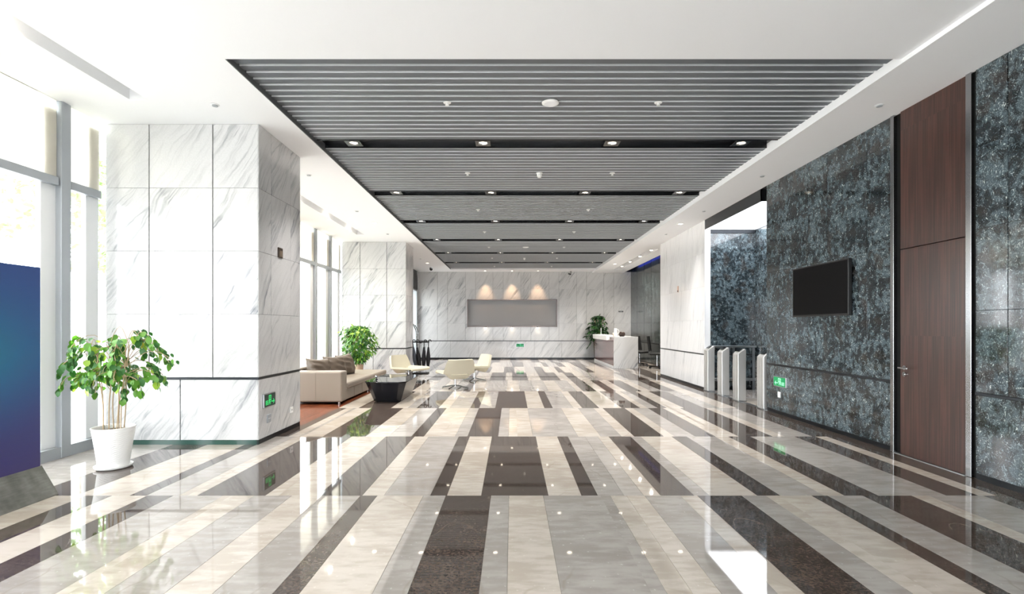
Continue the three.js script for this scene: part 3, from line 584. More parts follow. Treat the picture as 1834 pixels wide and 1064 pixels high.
{ // wide framed grey picture on the far wall
  const t = thing('wall_display', 'very wide grey panel in a dark metal frame on the far wall', 'picture', [px(917.3, 22.4), 1.995, -ZB]);
  const w = 1.965, h = 0.6;
  mesh('frame', [rbx(-w, w, h - 0.04, h, 0, 0.12, 0.006), rbx(-w, w, -h, -h + 0.04, 0, 0.12, 0.006), rbx(-w, -w + 0.045, -h, h, 0, 0.12, 0.006), rbx(w - 0.045, w, -h, h, 0, 0.12, 0.006)], std({ color: 0x6b6260, metalness: 0.8, roughness: 0.28 }), t);
  mesh('picture_panel', bx(-w + 0.03, w - 0.03, -h + 0.03, h - 0.03, 0.02, 0.07), phy({ color: 0x969799, roughness: 0.35 }), t);
}
[-1.15, 0.0, 1.12].forEach((x, i) => {
  const y = 1.385, n = ['left', 'middle', 'right'][i];
  const t = thing('picture_lamp', `${n} small warm lamp under the wide framed panel`, 'lamp', [x, y, -ZB + 0.07], 0, 'lamps under the wide framed panel');
  mesh('lamp_housing', lathe([[0.035, 0.01], [0.05, -0.01], [0.04, -0.012]], 18), M.railMetal, t);
  mesh('lamp_face', new THREE.SphereGeometry(0.036, 14, 10).translate(0, -0.015, 0), M.lampGlow, t);
  spot(x, y - 0.07, -ZB + 0.09, x, 0, -ZB + 0.12, 0.15, 1.0);
  const c = thing('wall_washer', `${n} small ceiling spotlight washing the far wall over the framed panel`, 'spotlight', [x, SOF, -ZB + 0.42], 0, 'spotlights washing the far wall');
  mesh('trim_ring', lathe([[0.045, 0], [0.05, -0.006], [0.066, -0.006], [0.068, 0]], 20), M.whiteMetal, c);
  mesh('lamp_face', cyl(0.046, 0.046, -0.003, 0, 18), M.lampGlow, c);
  spot(x, SOF - 0.02, -ZB + 0.42, x, 1.9, -ZB - 0.14, 9, 0.42, 0xffcfa0);
});

// ---------------------------------------------------------------- turnstiles
[[11.125, 'first turnstile post, against the white pier'], [10.37, 'second turnstile post from the white pier'], [9.63, 'third turnstile post from the white pier'], [8.66, 'last turnstile post, against the granite wall']].forEach(([Z, label]) => {
  const t = thing('turnstile', `stainless steel ${label}`, 'turnstile', [XR - 0.02, 0, -Z - 0.12], 0, 'turnstile posts in a row');
  const s = new THREE.Shape(); s.moveTo(0, 0.02); s.lineTo(0, 0.885); s.lineTo(0.03, 0.915); s.lineTo(0.12, 0.975); s.lineTo(0.135, 0.965); s.lineTo(0.135, 0.02); s.closePath();
  const g = new THREE.ExtrudeGeometry(s, { depth: 0.216, bevelEnabled: true, bevelSize: 0.008, bevelThickness: 0.008, bevelSegments: 2 }); g.translate(0, 0, -0.108);
  mesh('cabinet', g, M.brushed, t);
  mesh('foot_plate', bx(-0.015, 0.15, 0, 0.02, -0.125, 0.125), M.steel, t);
  mesh('reader', rbx(0.02, 0.11, -0.006, 0.006, -0.06, 0.06, 0.004).rotateZ(0.59).translate(0.008, 0.925, 0), M.blackGloss, t);
  mesh('front_seam', [bx(-0.0095, -0.007, 0.05, 0.87, -0.05, -0.046), bx(-0.0095, -0.007, 0.05, 0.87, 0.046, 0.05)], M.railMetal, t);
  if (Z < 11) mesh('swing_panel', rbx(0.06, 0.072, 0.25, 0.85, -0.32, -0.118, 0.004), M.glass, t);
});
{ const t = thing('handrail', 'steel handrail across the granite wall behind the turnstiles', 'rail', [0, 0, -11.36]);
  mesh('rail_bar', rbx(4.4, 5.4, 0.94, 0.985, -0.03, 0.03, 0.008), M.steel, t); mesh('lower_bar', rbx(4.4, 5.4, 0.21, 0.27, -0.03, 0.03, 0.008), M.steel, t);
  for (const x of [4.43, 4.9, 5.34]) mesh('post', bx(x - 0.02, x + 0.02, 0, 0.95, -0.02, 0.02), M.steel, t); }

// ---------------------------------------------------------------- blue sign stand
{
  const art = canvas(512, 1024, (g, w, h) => {                // printed poster: blue, teal and violet
    const l = g.createLinearGradient(0, 0, 0, h); l.addColorStop(0, '#31508f'); l.addColorStop(0.42, '#2a5f92'); l.addColorStop(0.7, '#38447f'); l.addColorStop(1, '#3f3674'); g.fillStyle = l; g.fillRect(0, 0, w, h);
    const r = g.createRadialGradient(w * 0.45, h * 0.42, 10, w * 0.45, h * 0.42, h * 0.42); r.addColorStop(0, 'rgba(28,128,156,1)'); r.addColorStop(1, 'rgba(40,90,150,0)'); g.fillStyle = r; g.fillRect(0, 0, w, h);
  });
  const t = thing('sign_stand', 'free-standing blue poster board on a sloped metal foot by the window', 'sign', [-3.93, 0, -3.84], right);
  mesh('poster_board', rbx(-0.46, 0.44, 0.2, 1.895, -0.05, 0, 0.004), std({ color: 0x33406f, roughness: 0.4 }), t);
  const g = new THREE.PlaneGeometry(0.896, 1.69); g.translate(-0.01, 1.048, 0.0015);
  mesh('poster_print', g, std({ map: art, roughness: 0.35 }), t);
  const s = new THREE.Shape(); s.moveTo(0.14, 0); s.lineTo(0.14, 0.006); s.lineTo(0.003, 0.24); s.lineTo(-0.06, 0.24); s.lineTo(-0.2, 0.006); s.lineTo(-0.2, 0); s.closePath();
  const f = new THREE.ExtrudeGeometry(s, { depth: 0.92, bevelEnabled: true, bevelSize: 0.002, bevelThickness: 0.002, bevelSegments: 1 }); f.rotateY(-right); f.translate(0.45, 0, 0);
  mesh('foot', f, M.darkSteel, t);
}

// ---------------------------------------------------------------- plants
function leafGeo(L, W, fold, droop, heart = 0) {
  const n = 7, pos = [], idx = [];
  for (let i = 0; i <= n; i++) {
    const s = i / n, w = W / 2 * Math.sin(Math.PI * Math.min(1, s * 0.93 + 0.07)) ** 0.7 * (1 - 0.25 * s * s), y = -droop * s * s, back = heart * Math.max(0, 0.25 - s);
    pos.push(-w, y + fold * w, s * L - back, 0, y, s * L, w, y + fold * w, s * L - back);
  }
  for (let i = 0; i < n; i++) for (const k of [0, 1]) { const a = i * 3 + k, b = a + 1, c = a + 3, d = a + 4; idx.push(a, c, b, b, c, d); }
  const g = new THREE.BufferGeometry(); g.setAttribute('position', new THREE.Float32BufferAttribute(pos, 3)); g.setIndex(idx); g.computeVertexNormals(); return g;
}
const dirEuler = (dx, dy, dz, roll) => { const m = new THREE.Matrix4().lookAt(V(dx, dy, dz), V(0, 0, 0), V(0, 1, 0)); return new THREE.Quaternion().setFromRotationMatrix(m).multiply(new THREE.Quaternion().setFromAxisAngle(V(0, 0, 1), roll)); };
{ // the small tree in a white pot
  seed = 4242;
  const t = thing('potted_plant', 'tall leafy potted plant in a white woven-textured pot beside the near column', 'plant', [-3.97, 0, -5.12]);
  mesh('saucer', lathe([[0, 0], [0.14, 0], [0.158, 0.012], [0.163, 0.03], [0.155, 0.03], [0.148, 0.016], [0, 0.014]], 48), M.whitePlastic, t);
  const n = 96, rows = 60, pot = new THREE.CylinderGeometry(1, 1, 1, n, rows, true), a = pot.attributes.position;
  for (let i = 0; i < a.count; i++) {
    const v = a.getY(i) + 0.5, th = Math.atan2(a.getX(i), a.getZ(i));
    const r = 0.126 + 0.052 * v ** 1.15, k = v > 0.94 || v < 0.03 ? 0 : Math.abs(Math.sin(v * 58 + 1.1 * Math.sin(th * 15))) * 0.0045;
    a.setXYZ(i, Math.sin(th) * (r + k), 0.016 + v * 0.385, Math.cos(th) * (r + k));
  }
  pot.computeVertexNormals();
  mesh('pot', pot, M.whitePlastic, t);
  mesh('rim', lathe([[0.176, 0.395], [0.183, 0.397], [0.184, 0.405], [0.178, 0.408], [0.168, 0.402], [0.166, 0.36]], 64), M.whitePlastic, t);
  mesh('soil', cyl(0.166, 0.166, 0.35, 0.365, 40), M.soil, t);
  const LG = [leafGeo(0.062, 0.058, 0.18, 0.016, 0.025), leafGeo(0.074, 0.068, 0.1, 0.028, 0.03), leafGeo(0.054, 0.05, 0.25, 0.012, 0.02), leafGeo(0.066, 0.06, -0.12, 0.024, 0.025)];
  const leaf = (p, d, s) => { const m = mesh('leaf', LG[Math.floor(rnd() * 4)], rnd() < 0.025 ? M.leafYellow : rnd() < 0.2 ? M.leafPale : rnd() < 0.5 ? M.leafDark : M.leaf, t); m.position.copy(p); m.quaternion.copy(dirEuler(d.x, d.y, d.z, rr(-0.7, 0.7))); m.scale.setScalar(s); };
  const ST = [[-0.105, 0.0, 0.95], [-0.06, 0.05, 1.1], [-0.03, -0.04, 1.16], [0.0, 0.06, 1.12], [0.035, -0.02, 1.2], [0.065, 0.05, 1.15], [0.1, 0.0, 1.22], [0.115, 0.06, 1.05]];
  let made = 0; const extra = [[], []];
  ST.forEach(([x, z, top], i) => {
    const lean = rr(-0.02, 0.06) * Math.sign(x || 1), P = [[x, 0.35, z], [x + lean * 0.4, 0.65, z + rr(-0.02, 0.02)], [x + lean, 0.9, z * 1.2], [x * 1.3 + lean, top, z * 1.6]];
    mesh('stem', tube(P, 0.0055, 16, 7), M.stem, t);
    const c = new THREE.CatmullRomCurve3(P.map((p) => V(...p)));
    const nb = 7;
    for (let b = 0; b < nb; b++) {
      const s = i % 3 === 0 ? 0.5 + 0.5 * b / (nb - 1) : 0.66 + 0.34 * b / (nb - 1), o = c.getPoint(s), ang = b * 2.4 + i * 1.3 + rr(-0.3, 0.3), len = rr(0.12, 0.38);
      const dx = Math.cos(ang) * len + x * 0.9, dz = Math.sin(ang) * len * 0.8, up = rr(0.06, 0.16) * (s > 0.8 ? 1 : 0.3), e = V(o.x + dx, Math.min(1.31, o.y + up), o.z + dz), mid = V(o.x + dx * 0.55, o.y + up * 1.2 + 0.03, o.z + dz * 0.55), tip = e.clone().add(V(dx * 0.16, -0.09, dz * 0.16));
      const bc = new THREE.CatmullRomCurve3([o, mid, e, tip]);
      mesh('twig', new THREE.TubeGeometry(bc, 10, 0.0028, 5), M.stem, t);
      const nl = 6;
      for (let k = 0; k < nl; k++) {
        const q = 0.38 + 0.62 * k / (nl - 1), p = bc.getPoint(q), tan = bc.getTangent(q), sd = V(-tan.z, 0, tan.x).multiplyScalar((k % 2 ? 1 : -1) * rr(0.5, 1));
        if (made < 288) { leaf(p.clone().addScaledVector(sd, rr(0.01, 0.07)).add(V(0, rr(-0.05, 0.04), 0)), tan.clone().add(sd).add(V(0, rr(-0.75, -0.1), 0)), rr(0.8, 1.2)); made++; }
        if (k > 0) { const g = LG[Math.floor(rnd() * 4)].clone(), f = tan.clone().addScaledVector(sd, -0.8).add(V(rr(-0.4, 0.4), rr(-0.9, 0), rr(-0.4, 0.4))); g.applyMatrix4(new THREE.Matrix4().compose(p.clone().addScaledVector(sd, -rr(0.02, 0.08)).add(V(0, rr(-0.05, 0.05), 0)), dirEuler(f.x, f.y, f.z, rr(-0.8, 0.8)), V(1, 1, 1).multiplyScalar(rr(0.6, 1.0)))); extra[k % 2].push(g); }
      }
    }
  });
  extra.forEach((l, i) => tag(mesh('foliage', l, i ? M.leafDark : M.leaf, t), null, null, null, 'stuff'));
}
function bushyPlant(name, label, pos, potH, potR, w, h0, h1, nLeaf, leafL, mats, potMat, shape) {
  const t = thing(name, label, 'plant', pos);
  mesh('pot', lathe([[0, 0], [potR * 0.75, 0], [potR, potH], [potR * 0.9, potH], [potR * 0.86, potH - 0.03], [0, potH - 0.03]], 28), potMat, t);
  mesh('soil', cyl(potR * 0.86, potR * 0.86, potH - 0.035, potH - 0.025, 20), M.soil, t);
  const stems = [], lists = mats.map(() => []);
  for (let i = 0; i < 12; i++) { const a = i * 2.4, r = w * rr(0.2, 0.7); stems.push(tube([[0.03 * Math.cos(a), potH - 0.05, 0.03 * Math.sin(a)], [r * 0.4 * Math.cos(a), (h0 + h1) / 2, r * 0.4 * Math.sin(a)], [r * Math.cos(a), rr(0.75, 0.97) * h1, r * Math.sin(a)]], 0.006, 8, 5)); }
  mesh('stem', stems, M.stem, t);
  const G = [leafGeo(leafL, leafL * 0.42, 0.2, leafL * 0.35), leafGeo(leafL * 1.2, leafL * 0.5, 0.1, leafL * 0.5), leafGeo(leafL * 0.8, leafL * 0.36, 0.25, leafL * 0.2)];
  for (let i = 0; i < nLeaf; i++) {
    const [x, y, z] = shape(i), d = V(x, rr(-0.9, 0.25) * 0.35, z).normalize().add(V(rr(-0.6, 0.6), rr(-0.7, 0.1), rr(-0.6, 0.6)));
    const g = G[i % 3].clone(); g.applyMatrix4(new THREE.Matrix4().compose(V(x, y, z), dirEuler(d.x, d.y, d.z, rr(-0.8, 0.8)), V(1, 1, 1).multiplyScalar(rr(0.75, 1.25))));
    lists[Math.floor(rnd() * mats.length)].push(g);
  }
  lists.forEach((l, i) => l.length && tag(mesh('foliage', l, mats[i], t), null, null, null, 'stuff'));
}
seed = 99;
bushyPlant('potted_plant', 'bushy green potted plant standing behind the end of the sofa', [-3.98, 0, -13.3], 0.43, 0.13, 0.5, 0.5, 1.43, 1500, 0.095, [M.leaf, M.leafDark, M.leafDark, M.leaf, M.leafPale], std({ color: 0xd3bfa8, roughness: 0.7 }), (i) => {
  const a = rnd() * 6.283, v = rnd() ** 0.8, y = 0.5 + 0.93 * v, R = (y < 0.75 ? 0.22 + 0.9 * (y - 0.5) : y > 1.25 ? 0.46 - 0.9 * (y - 1.25) : 0.46) * (0.8 + 0.25 * Math.sin(a * 3 + y * 9));
  const r = R * Math.sqrt(rr(0.15, 1)); return [Math.cos(a) * r, y, Math.sin(a) * r];
});
seed = 131;
bushyPlant('potted_plant', 'dark green spreading plant behind the far end of the reception desk', [px(1071, 22), 0, -21.98], 0.75, 0.2, 0.5, 0.9, 1.95, 900, 0.13, [M.leafDeep, M.leafDark, M.leafDeep], std({ color: 0x54463c, roughness: 0.6 }), (i) => {
  const zs2 = 0.6, a = rnd() * 6.283, tier = Math.floor(rnd() * 6), y = 0.95 + tier * 0.18 + rr(-0.05, 0.05), R = (0.55 - 0.07 * Math.abs(tier - 1.5)) * (0.7 + 0.35 * Math.sin(a * 4 + tier * 2));
  const r = R * Math.sqrt(rr(0.05, 1)); return [Math.cos(a) * r - (tier < 2 && rnd() < 0.25 ? 0.1 : 0), y - r * 0.3 - (tier === 0 ? rr(0, 0.35) * (r > 0.3 ? 1 : 0) : 0), Math.sin(a) * r * zs2];
});

// ---------------------------------------------------------------- sofa and its cushions
{
  const t = thing('sofa', 'long taupe leather sofa with one square arm along the window bay', 'sofa', [0, 0, 0]), L = M.sofaLeather;
  mesh('base_frame', [bx(-4.0, -3.13, 0.03, 0.11, -12.4, -9.3)], M.blackMatt, t);
  mesh('arm', rbx(-4.1, -3.06, 0.045, 0.595, -9.54, -9.23, 0.035, 4), L, t);
  mesh('arm_seam', [bx(-3.532, -3.528, 0.07, 0.57, -9.232, -9.2285)], M.pillowLeather, t);
  for (const [a, b] of [[9.55, 11.15], [11.16, 12.46]]) {
    mesh('seat_base', rbx(-3.98, -3.1, 0.035, 0.25, -b, -a, 0.02, 3), L, t);
    const c = mesh('seat_cushion', rbx(-3.98, -3.05, 0.25, 0.365, -b - (b > 12 ? 0.04 : 0), -a, 0.04, 4), L, t);
    const n = 3; for (let i = 1; i < n; i++) mesh('front_seam', bx(-3.102, -3.0975, 0.05, 0.24, -(a + (b - a) * i / n) - 0.002, -(a + (b - a) * i / n) + 0.002), M.pillowLeather, t);
    mesh('cushion_welt', bx(-3.052, -3.048, 0.3, 0.304, -b + 0.03, -a - 0.03), M.pillowLeather, c);
  }
  mesh('backrest', rbx(-4.12, -3.97, 0.07, 0.63, -11.6, -9.23, 0.04, 4), L, t);
  for (const [x, z] of [[-3.12, -9.29], [-4.03, -9.29], [-3.14, -12.38], [-3.92, -12.38], [-3.14, -11.15]]) mesh('leg', rbx(x - 0.012, x + 0.012, 0, 0.075, z - 0.03, z + 0.03, 0.004), M.chrome, t);
}
[[-3.73, 0.575, -9.93, 0.45, 0.52, 0.26, 0.55, 'nearest of the three brown leather cushions on the sofa'], [-3.66, 0.575, -10.6, 0.47, 0.54, 0.27, 0.42, 'middle of the three brown leather cushions on the sofa'], [-3.66, 0.575, -11.25, 0.47, 0.52, 0.27, 0.3, 'farthest of the three brown leather cushions on the sofa']].forEach(([x, y, z, h, w, d, tw, label], i) => {
  const c = mesh('sofa_cushion', cushion(w, h, d, 0.017, i * 2.1 + 0.7), M.pillowLeather); tag(c, label, 'cushion', 'leather cushions on the sofa');
  c.position.set(x, y, z); c.rotation.order = 'YXZ'; c.rotation.set(-0.3, right - tw, (i - 1) * 0.05);
  const e = [], edge = (u, v) => e.push([u * w / 2 * (1 - 0.07 * (1 - v * v) * u ** 6), v * h / 2 * (1 - 0.07 * (1 - u * u) * v ** 6) - 0.03 * h * (1 - u * u) * Math.max(0, v), 0]);
  for (let k = 0; k < 12; k++) edge(-1 + k / 6, -1); for (let k = 0; k < 12; k++) edge(1, -1 + k / 6); for (let k = 0; k < 12; k++) edge(1 - k / 6, 1); for (let k = 0; k < 12; k++) edge(-1, 1 - k / 6);
  mesh('piping', tube(e, 0.0045, 96, 6, true), M.sofaLeather, c);
});

// ---------------------------------------------------------------- low black table
{
  const t = thing('coffee_table', 'low black tapered table with a glass top in front of the sofa', 'table', [-2.33, 0, -10.12]);
  const ring = (w, l, c) => [[-w, -l + c], [-w + c, -l], [w - c, -l], [w, -l + c], [w, l - c], [w - c, l], [-w + c, l], [-w, l - c]];
  const n = 8, lo = ring(0.25, 0.57, 0.07), hi = ring(0.375, 0.74, 0.115), pos = [];
  const q = (a, b, c, d) => { for (const p of [a, b, c, a, c, d]) pos.push(...p); };
  for (let i = 0; i < n; i++) { const j = (i + 1) % n, A = (r, k, y) => [r[k][0], y, r[k][1]]; q(A(lo, j, 0.012), A(lo, i, 0.012), A(hi, i, 0.37), A(hi, j, 0.37)); }
  for (let i = 1; i + 1 < n; i++) { const A = (r, k, y) => [r[k][0], y, r[k][1]]; pos.push(...A(lo, 0, 0.012), ...A(lo, i, 0.012), ...A(lo, i + 1, 0.012), ...A(hi, 0, 0.37), ...A(hi, i + 1, 0.37), ...A(hi, i, 0.37)); }
  const g = new THREE.BufferGeometry(); g.setAttribute('position', new THREE.Float32BufferAttribute(pos, 3)); g.computeVertexNormals();
  mesh('body', g, phy({ color: 0x11141b, roughness: 0.25 }), t);
  const s = new THREE.Shape(ring(0.385, 0.75, 0.12).map(([a, b]) => new THREE.Vector2(a, b)));
  const top = new THREE.ExtrudeGeometry(s, { depth: 0.012, bevelEnabled: true, bevelSize: 0.004, bevelThickness: 0.004, bevelSegments: 2 }); top.rotateX(right); top.translate(0, 0.39, 0);
  mesh('table_top', top, phy({ color: 0x0a0c10, roughness: 0.03, ior: 1.7 }), t);
  mesh('foot', [bx(-0.2, 0.2, 0, 0.014, -0.5, -0.46), bx(-0.2, 0.2, 0, 0.014, 0.46, 0.5)], M.blackMatt, t);
  const o = thing('table_ornament', 'small dark ornament at the window end of the black table', 'ornament', [-2.6, 0.394, -9.85]);
  mesh('base', lathe([[0, 0], [0.03, 0], [0.03, 0.006], [0.008, 0.012], [0.008, 0.03]], 16), M.blackGloss, o);
  mesh('ball', new THREE.SphereGeometry(0.025, 16, 12).translate(0, 0.05, 0), M.chrome, o);
}

// ---------------------------------------------------------------- cream swivel chairs
function loungeChair(x, Z, fx, fz, label) {                   // fx, fz: where the seat faces
  const t = thing('lounge_chair', label, 'chair', [x, 0, -Z], Math.atan2(fx, fz), 'cream swivel lounge chairs');
  const prof = new THREE.CatmullRomCurve3([V(0, 0.315, 0.43), V(0, 0.345, 0.35), V(0, 0.325, 0.15), V(0, 0.27, -0.08), V(0, 0.225, -0.2), V(0, 0.235, -0.26), V(0, 0.335, -0.32), V(0, 0.45, -0.36), V(0, 0.56, -0.395), V(0, 0.665, -0.43)], false, 'centripetal');
  const seatP = (u, v) => {
    const p = prof.getPoint(v), s = (u - 0.5) * 2, a = Math.abs(s), back = sst(0.5, 0.7, v);
    const half = 0.325 + 0.045 * sst(0.02, 0.45, v) - 0.05 * sst(0.7, 1, v) - 0.022 * sst(0.93, 1, v), fold = sst(0.42, 0.95, a);
    const y = v < 0.68 ? p.y + (Math.max(p.y, 0.352) - p.y) * fold * sst(0.0, 0.12, v) : p.y;
    return V(s * half, y, p.z + 0.07 * back * a ** 2.2 - 0.03 * a ** 3 * (1 - sst(0, 0.1, v)));
  };
  mesh('seat_shell', shell(seatP, 22, 40, -0.045, (i, j) => j === 26 && i > 4 && i < 17), M.cream, t);
  mesh('column', [cyl(0.028, 0.028, 0.04, 0.3, 16), cyl(0.07, 0.1, 0.265, 0.29, 20)], M.chrome, t);
  for (let k = 0; k < 4; k++) { const g = tube([[0, 0.07, 0.02], [0, 0.045, 0.14], [0, 0.016, 0.32]], 0.014, 8, 8); g.scale(1, 1, 1); g.rotateY(k * right + 0.78); mesh('leg', g, M.legSteel, t); }
  return t;
}
loungeChair(-2.62, 13.0, 0.85, 0.5, 'cream swivel chair behind the black table, beside the umbrella stand');
loungeChair(-1.3, 11.75, -0.45, -0.9, 'cream swivel chair seen from behind, nearest to the viewer');
loungeChair(-0.98, 13.4, -0.85, 0.45, 'cream swivel chair facing left, partly behind the chair seen from behind');

// ---------------------------------------------------------------- umbrella stand
{
  const X = -2.74, Z = 15.4;
  const t = thing('umbrella_stand', 'low black rack with closed umbrellas beside the far column', 'umbrella stand', [X, 0, -Z]);
  mesh('base', rbx(-0.22, 0.24, 0, 0.03, -0.16, 0.16, 0.01), M.blackMatt, t);
  for (const x of [-0.12, 0.14]) mesh('post', cyl(0.016, 0.016, 0.03, 0.93, 14, x, 0), M.chrome, t);
  mesh('hook_bar', [rbx(-0.24, 0.26, 0.925, 0.965, -0.02, 0.02, 0.008), bx(-0.02, 0.02, 0.91, 0.95, -0.1, 0.1)], M.blackMatt, t);
  const umb = (x, z, lean, mat, label) => {
    const u = thing('umbrella', label, 'umbrella', [X + x, 0.17, -Z + z], 0, 'closed umbrellas on the stand'); u.rotation.z = lean;
    const pts = []; for (let i = 0; i <= 10; i++) { const a = i / 10; pts.push([0.012 + 0.05 * Math.sin(Math.PI * Math.min(1, a * 0.75 + 0.1)) * (1 - 0.5 * a * a), 0.02 + a * 0.6]); }
    const g = lathe([[0.001, 0.0], ...pts, [0.012, 0.63]], 24), a = g.attributes.position; for (let i = 0; i < a.count; i++) { const x0 = a.getX(i), z0 = a.getZ(i), th = Math.atan2(x0, z0), k = 1 + 0.16 * Math.sin(th * 8 + a.getY(i) * 6); a.setX(i, x0 * k); a.setZ(i, z0 * k); } g.computeVertexNormals();
    mesh('canopy', g, mat, u);
    mesh('handle', tube([[0, 0.62, 0], [0, 0.72, 0], [0, 0.8, 0], [0.03, 0.845, 0], [0.07, 0.83, 0], [0.08, 0.79, 0]], 0.014, 20, 8), M.black, u);
  };
  const cloth = std({ color: 0x17181b, roughness: 0.8 }), greyCloth = std({ color: 0x4d525a, roughness: 0.8 });
  umb(-0.13, 0.06, 0.12, greyCloth, 'grey closed umbrella leaning at the column side of the stand');
  umb(0.0, 0.08, 0.14, cloth, 'black closed umbrella leaning in the middle of the rack');
  umb(0.1, 0.06, -0.02, cloth, 'black closed umbrella hanging second from the right end of the rack');
  umb(0.23, 0.05, -0.02, cloth, 'outermost black closed umbrella at the right end of the rack');
}

{ const t = thing('luggage_trolley', 'tall chrome trolley with arched tubes in front of the glazed door', 'trolley', [px(744.5, 19.2) - 0.12, 0, -19.2]);
  mesh('base', rbx(-0.3, 0.3, 0.1, 0.16, -0.25, 0.25, 0.02), M.blackMatt, t);
  for (const z of [-0.17, 0.17]) mesh('hoop', tube([[-0.22, 0.14, z], [-0.22, 1.0, z], [-0.17, 1.3, z], [0, 1.5, z], [0.15, 1.3, z], [0.18, 1.0, z], [0.18, 0.14, z]], 0.018, 60, 10), M.chrome, t);
  for (const [x, z] of [[-0.24, -0.19], [0.24, -0.19], [-0.24, 0.19], [0.24, 0.19]]) mesh('wheel', new THREE.CylinderGeometry(0.05, 0.05, 0.03, 18).rotateX(right).translate(x, 0.05, z), M.black, t); }

// ---------------------------------------------------------------- reception desk
{
  const t = thing('reception_desk', 'reception desk with a white marble end, brown gloss front and white ledge', 'desk', [0, 0, 0]);
  const e = slab(3.41, 4.225, 0.0, 1.07, 0.04, 0.003, 1.2, 2.2); e.translate(0, 0, -17.24); mesh('end_panel', e, M.marble, t);
  mesh('desk_body', bx(3.5, 4.1, 0.03, 1.03, -21.35, -17.25), M.blackMatt, t);
  mesh('front_panel', bx(3.44, 3.5, 0.08, 1.04, -21.4, -17.24), phy({ color: 0x5c332d, roughness: 0.14 }), t);
  mesh('painted_light_strip', bx(3.425, 3.5, 0.0, 0.075, -21.4, -17.24), M.whitePlastic, t);  // white strip stands in for a line of light along the base
  mesh('worktop', rbx(3.41, 4.225, 1.04, 1.07, -21.85, -17.24, 0.004), M.marble, t);
  mesh('ledge', rbx(3.3, 3.7, 0.93, 1.1, -21.0, -18.0, 0.008), M.whitePlastic, t);
}
{ const t = thing('jug', 'white tall jug on the near end of the reception desk', 'jug', [px(1102.5, 17.7), 1.07, -17.7]); mesh('body', lathe([[0, 0], [0.06, 0], [0.065, 0.05], [0.055, 0.18], [0.045, 0.25], [0.05, 0.28], [0.042, 0.28], [0.038, 0.25], [0, 0.05]], 28), M.whitePlastic, t); mesh('handle', tube([[0.05, 0.24, 0], [0.1, 0.22, 0], [0.1, 0.12, 0], [0.06, 0.08, 0]], 0.009, 16, 8), M.whitePlastic, t); }
{ const t = thing('wicker_bowl', 'dark brown round basket beside the white jug on the desk', 'basket', [px(1114, 17.7), 1.07, -17.7]);
  mesh('body', lathe([[0, 0.005], [0.07, 0], [0.105, 0.05], [0.11, 0.09], [0.095, 0.12], [0.09, 0.118], [0.1, 0.08], [0.06, 0.02], [0, 0.02]], 28), std({ color: 0x2a1d16, roughness: 0.8 }), t);
  const b = []; for (let i = 0; i < 14; i++) b.push(new THREE.IcosahedronGeometry(rr(0.02, 0.034), 1).translate(rr(-0.06, 0.06), rr(0.09, 0.14), rr(-0.06, 0.06))); tag(mesh('pine_cones', b, std({ color: 0x3b2a20, roughness: 0.9 }), t), null, null, null, 'stuff'); }
{ const t = thing('pen_holder', 'slim white stick holder on the white ledge of the desk', 'holder', [px(1076.5, 19.6), 1.1, -19.6]); mesh('base', cyl(0.05, 0.045, 0, 0.012, 20), M.whitePlastic, t); mesh('pole', cyl(0.01, 0.01, 0.012, 0.26, 12), M.whitePlastic, t); }
{ const t = thing('desk_cup', 'small beige cup on the desk between the ledge and the jug', 'cup', [px(1095.5, 18.3), 1.07, -17.9]); mesh('body', lathe([[0, 0], [0.035, 0], [0.045, 0.11], [0.04, 0.11], [0.032, 0.01], [0, 0.01]], 20), std({ color: 0xd8c4a6, roughness: 0.5 }), t); mesh('lid', cyl(0.047, 0.03, 0.11, 0.125, 20), M.whitePlastic, t); }
function officeChair(x, Z, turn, label) {
  const t = thing('office_chair', label, 'chair', [x, 0, -Z], turn, 'dark office chairs behind the desk');
  mesh('seat', rbx(-0.24, 0.24, 0.45, 0.52, -0.23, 0.23, 0.03, 3), M.blackMatt, t);
  mesh('backrest', shell((u, v) => V((u - 0.5) * (0.42 - 0.1 * v), 0.58 + 0.5 * v, -0.25 - 0.06 * v + 0.05 * ((u - 0.5) * 2) ** 2), 10, 8, 0.03), M.blackMatt, t);
  mesh('back_frame', bx(-0.03, 0.03, 0.44, 0.7, -0.285, -0.265), M.black, t);
  mesh('column', cyl(0.025, 0.025, 0.08, 0.46, 12), M.chrome, t);
  for (let k = 0; k < 5; k++) { const g = merge([bx(-0.02, 0.02, 0.06, 0.085, 0, 0.28), new THREE.CylinderGeometry(0.03, 0.03, 0.025, 12).rotateZ(right).translate(0, 0.03, 0.27)]); g.rotateY(k * Math.PI * 2 / 5); mesh('leg', g, M.black, t); }
}
officeChair(4.62, 18.6, 2.4, 'dark office chair just past the marble end of the desk');
officeChair(4.9, 17.35, 1.2, 'dark office chair half hidden by the white pier');

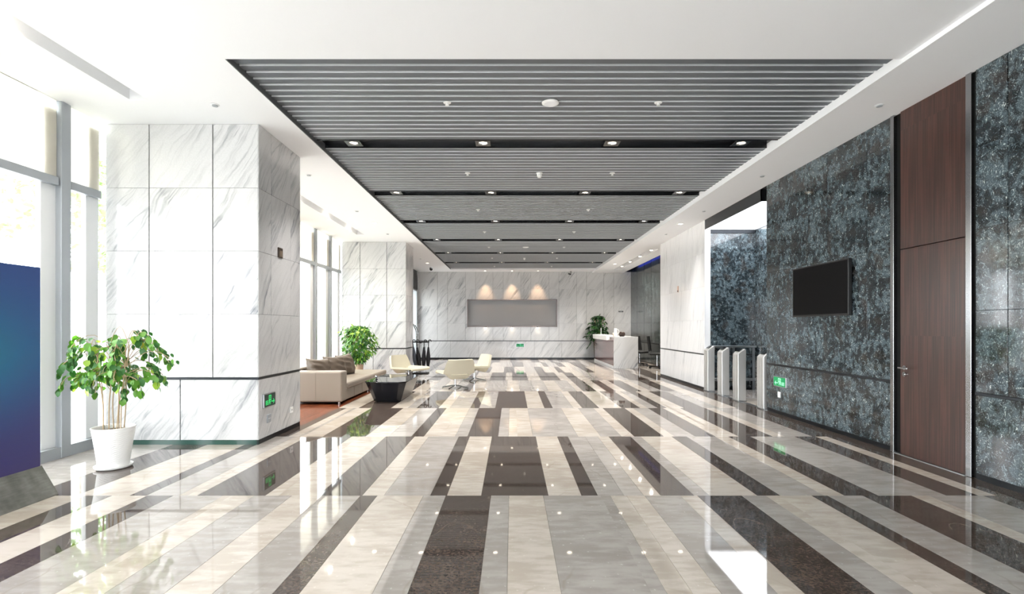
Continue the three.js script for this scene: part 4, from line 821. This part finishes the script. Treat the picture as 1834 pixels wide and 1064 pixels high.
// ---------------------------------------------------------------- outside: pavement and trees
{ const g = struct('ground', 'pale paved ground outside the windows'); mesh('paving', [bx(-60, -5.42, -0.32, -0.04, -50, 40), bx(-5.42, 40, -0.32, -0.04, 5.42, 40)], std({ color: 0xdedcd7, roughness: 0.9 }), g); }
function tree(x, Z, h, r, label, leaves, lean = 0) {
  const t = thing('street_tree', label, 'tree', [x, -0.04, -Z], 0, 'trees outside the windows');
  mesh('trunk', new THREE.TubeGeometry(new THREE.CatmullRomCurve3([V(0, 0, 0), V(lean * 0.4, h * 0.3, 0.03), V(lean * 0.7, h * 0.6, -0.03), V(lean, h * 0.9, 0)]), 16, r, 10), M.bark, t);
  const br = [], tips = [];
  for (let i = 0; i < 16; i++) { const a = i * 2.4, y = h * rr(0.28, 0.85), l = rr(0.9, 2.0) * (1.1 - y / h * 0.6), b = V(lean * y / h, y, 0), e = V(b.x + Math.cos(a) * l, y + l * rr(0.25, 0.7), Math.sin(a) * l); br.push(new THREE.TubeGeometry(new THREE.QuadraticBezierCurve3(b, V(b.x + Math.cos(a) * l * 0.5, y + l * 0.12, Math.sin(a) * l * 0.5), e), 8, r * 0.22, 5)); tips.push([b, e]); }
  mesh('branch', br, M.bark, t);
  const lg = leafGeo(0.13, 0.075, 0.2, 0.03), inst = shade(new THREE.InstancedMesh(lg, M.treeLeaf, leaves)), m = new THREE.Matrix4();
  for (let i = 0; i < leaves; i++) { const [b, e] = tips[i % tips.length], p = b.clone().lerp(e, rr(0.35, 1.1)).add(V(rr(-0.4, 0.4), rr(-0.35, 0.35), rr(-0.4, 0.4))); m.compose(p, dirEuler(rr(-1, 1), rr(-1, 0.4), rr(-1, 1), rr(-1, 1)), V(1, 1, 1).multiplyScalar(rr(0.7, 1.3))); inst.setMatrixAt(i, m); }
  inst.name = 'foliage'; inst.userData.kind = 'stuff'; t.add(inst);
}
seed = 555;
tree(-8.0, 8.1, 7.5, 0.085, 'pale-barked tree outside the wide window above the blue sign stand', 2600, -0.25);
tree(-9.4, 11.2, 7, 0.08, 'pale leafy tree outside the narrow window beside the near column', 2600, 0.2);
tree(-9.0, 4.5, 7, 0.08, 'tree outside the windows in front of the blue sign stand', 2200, 0.1);
tree(-10.5, 17, 8, 0.09, 'tree outside beyond the sofa bay windows', 2400, 0.1);
renderer.render(scene, camera);
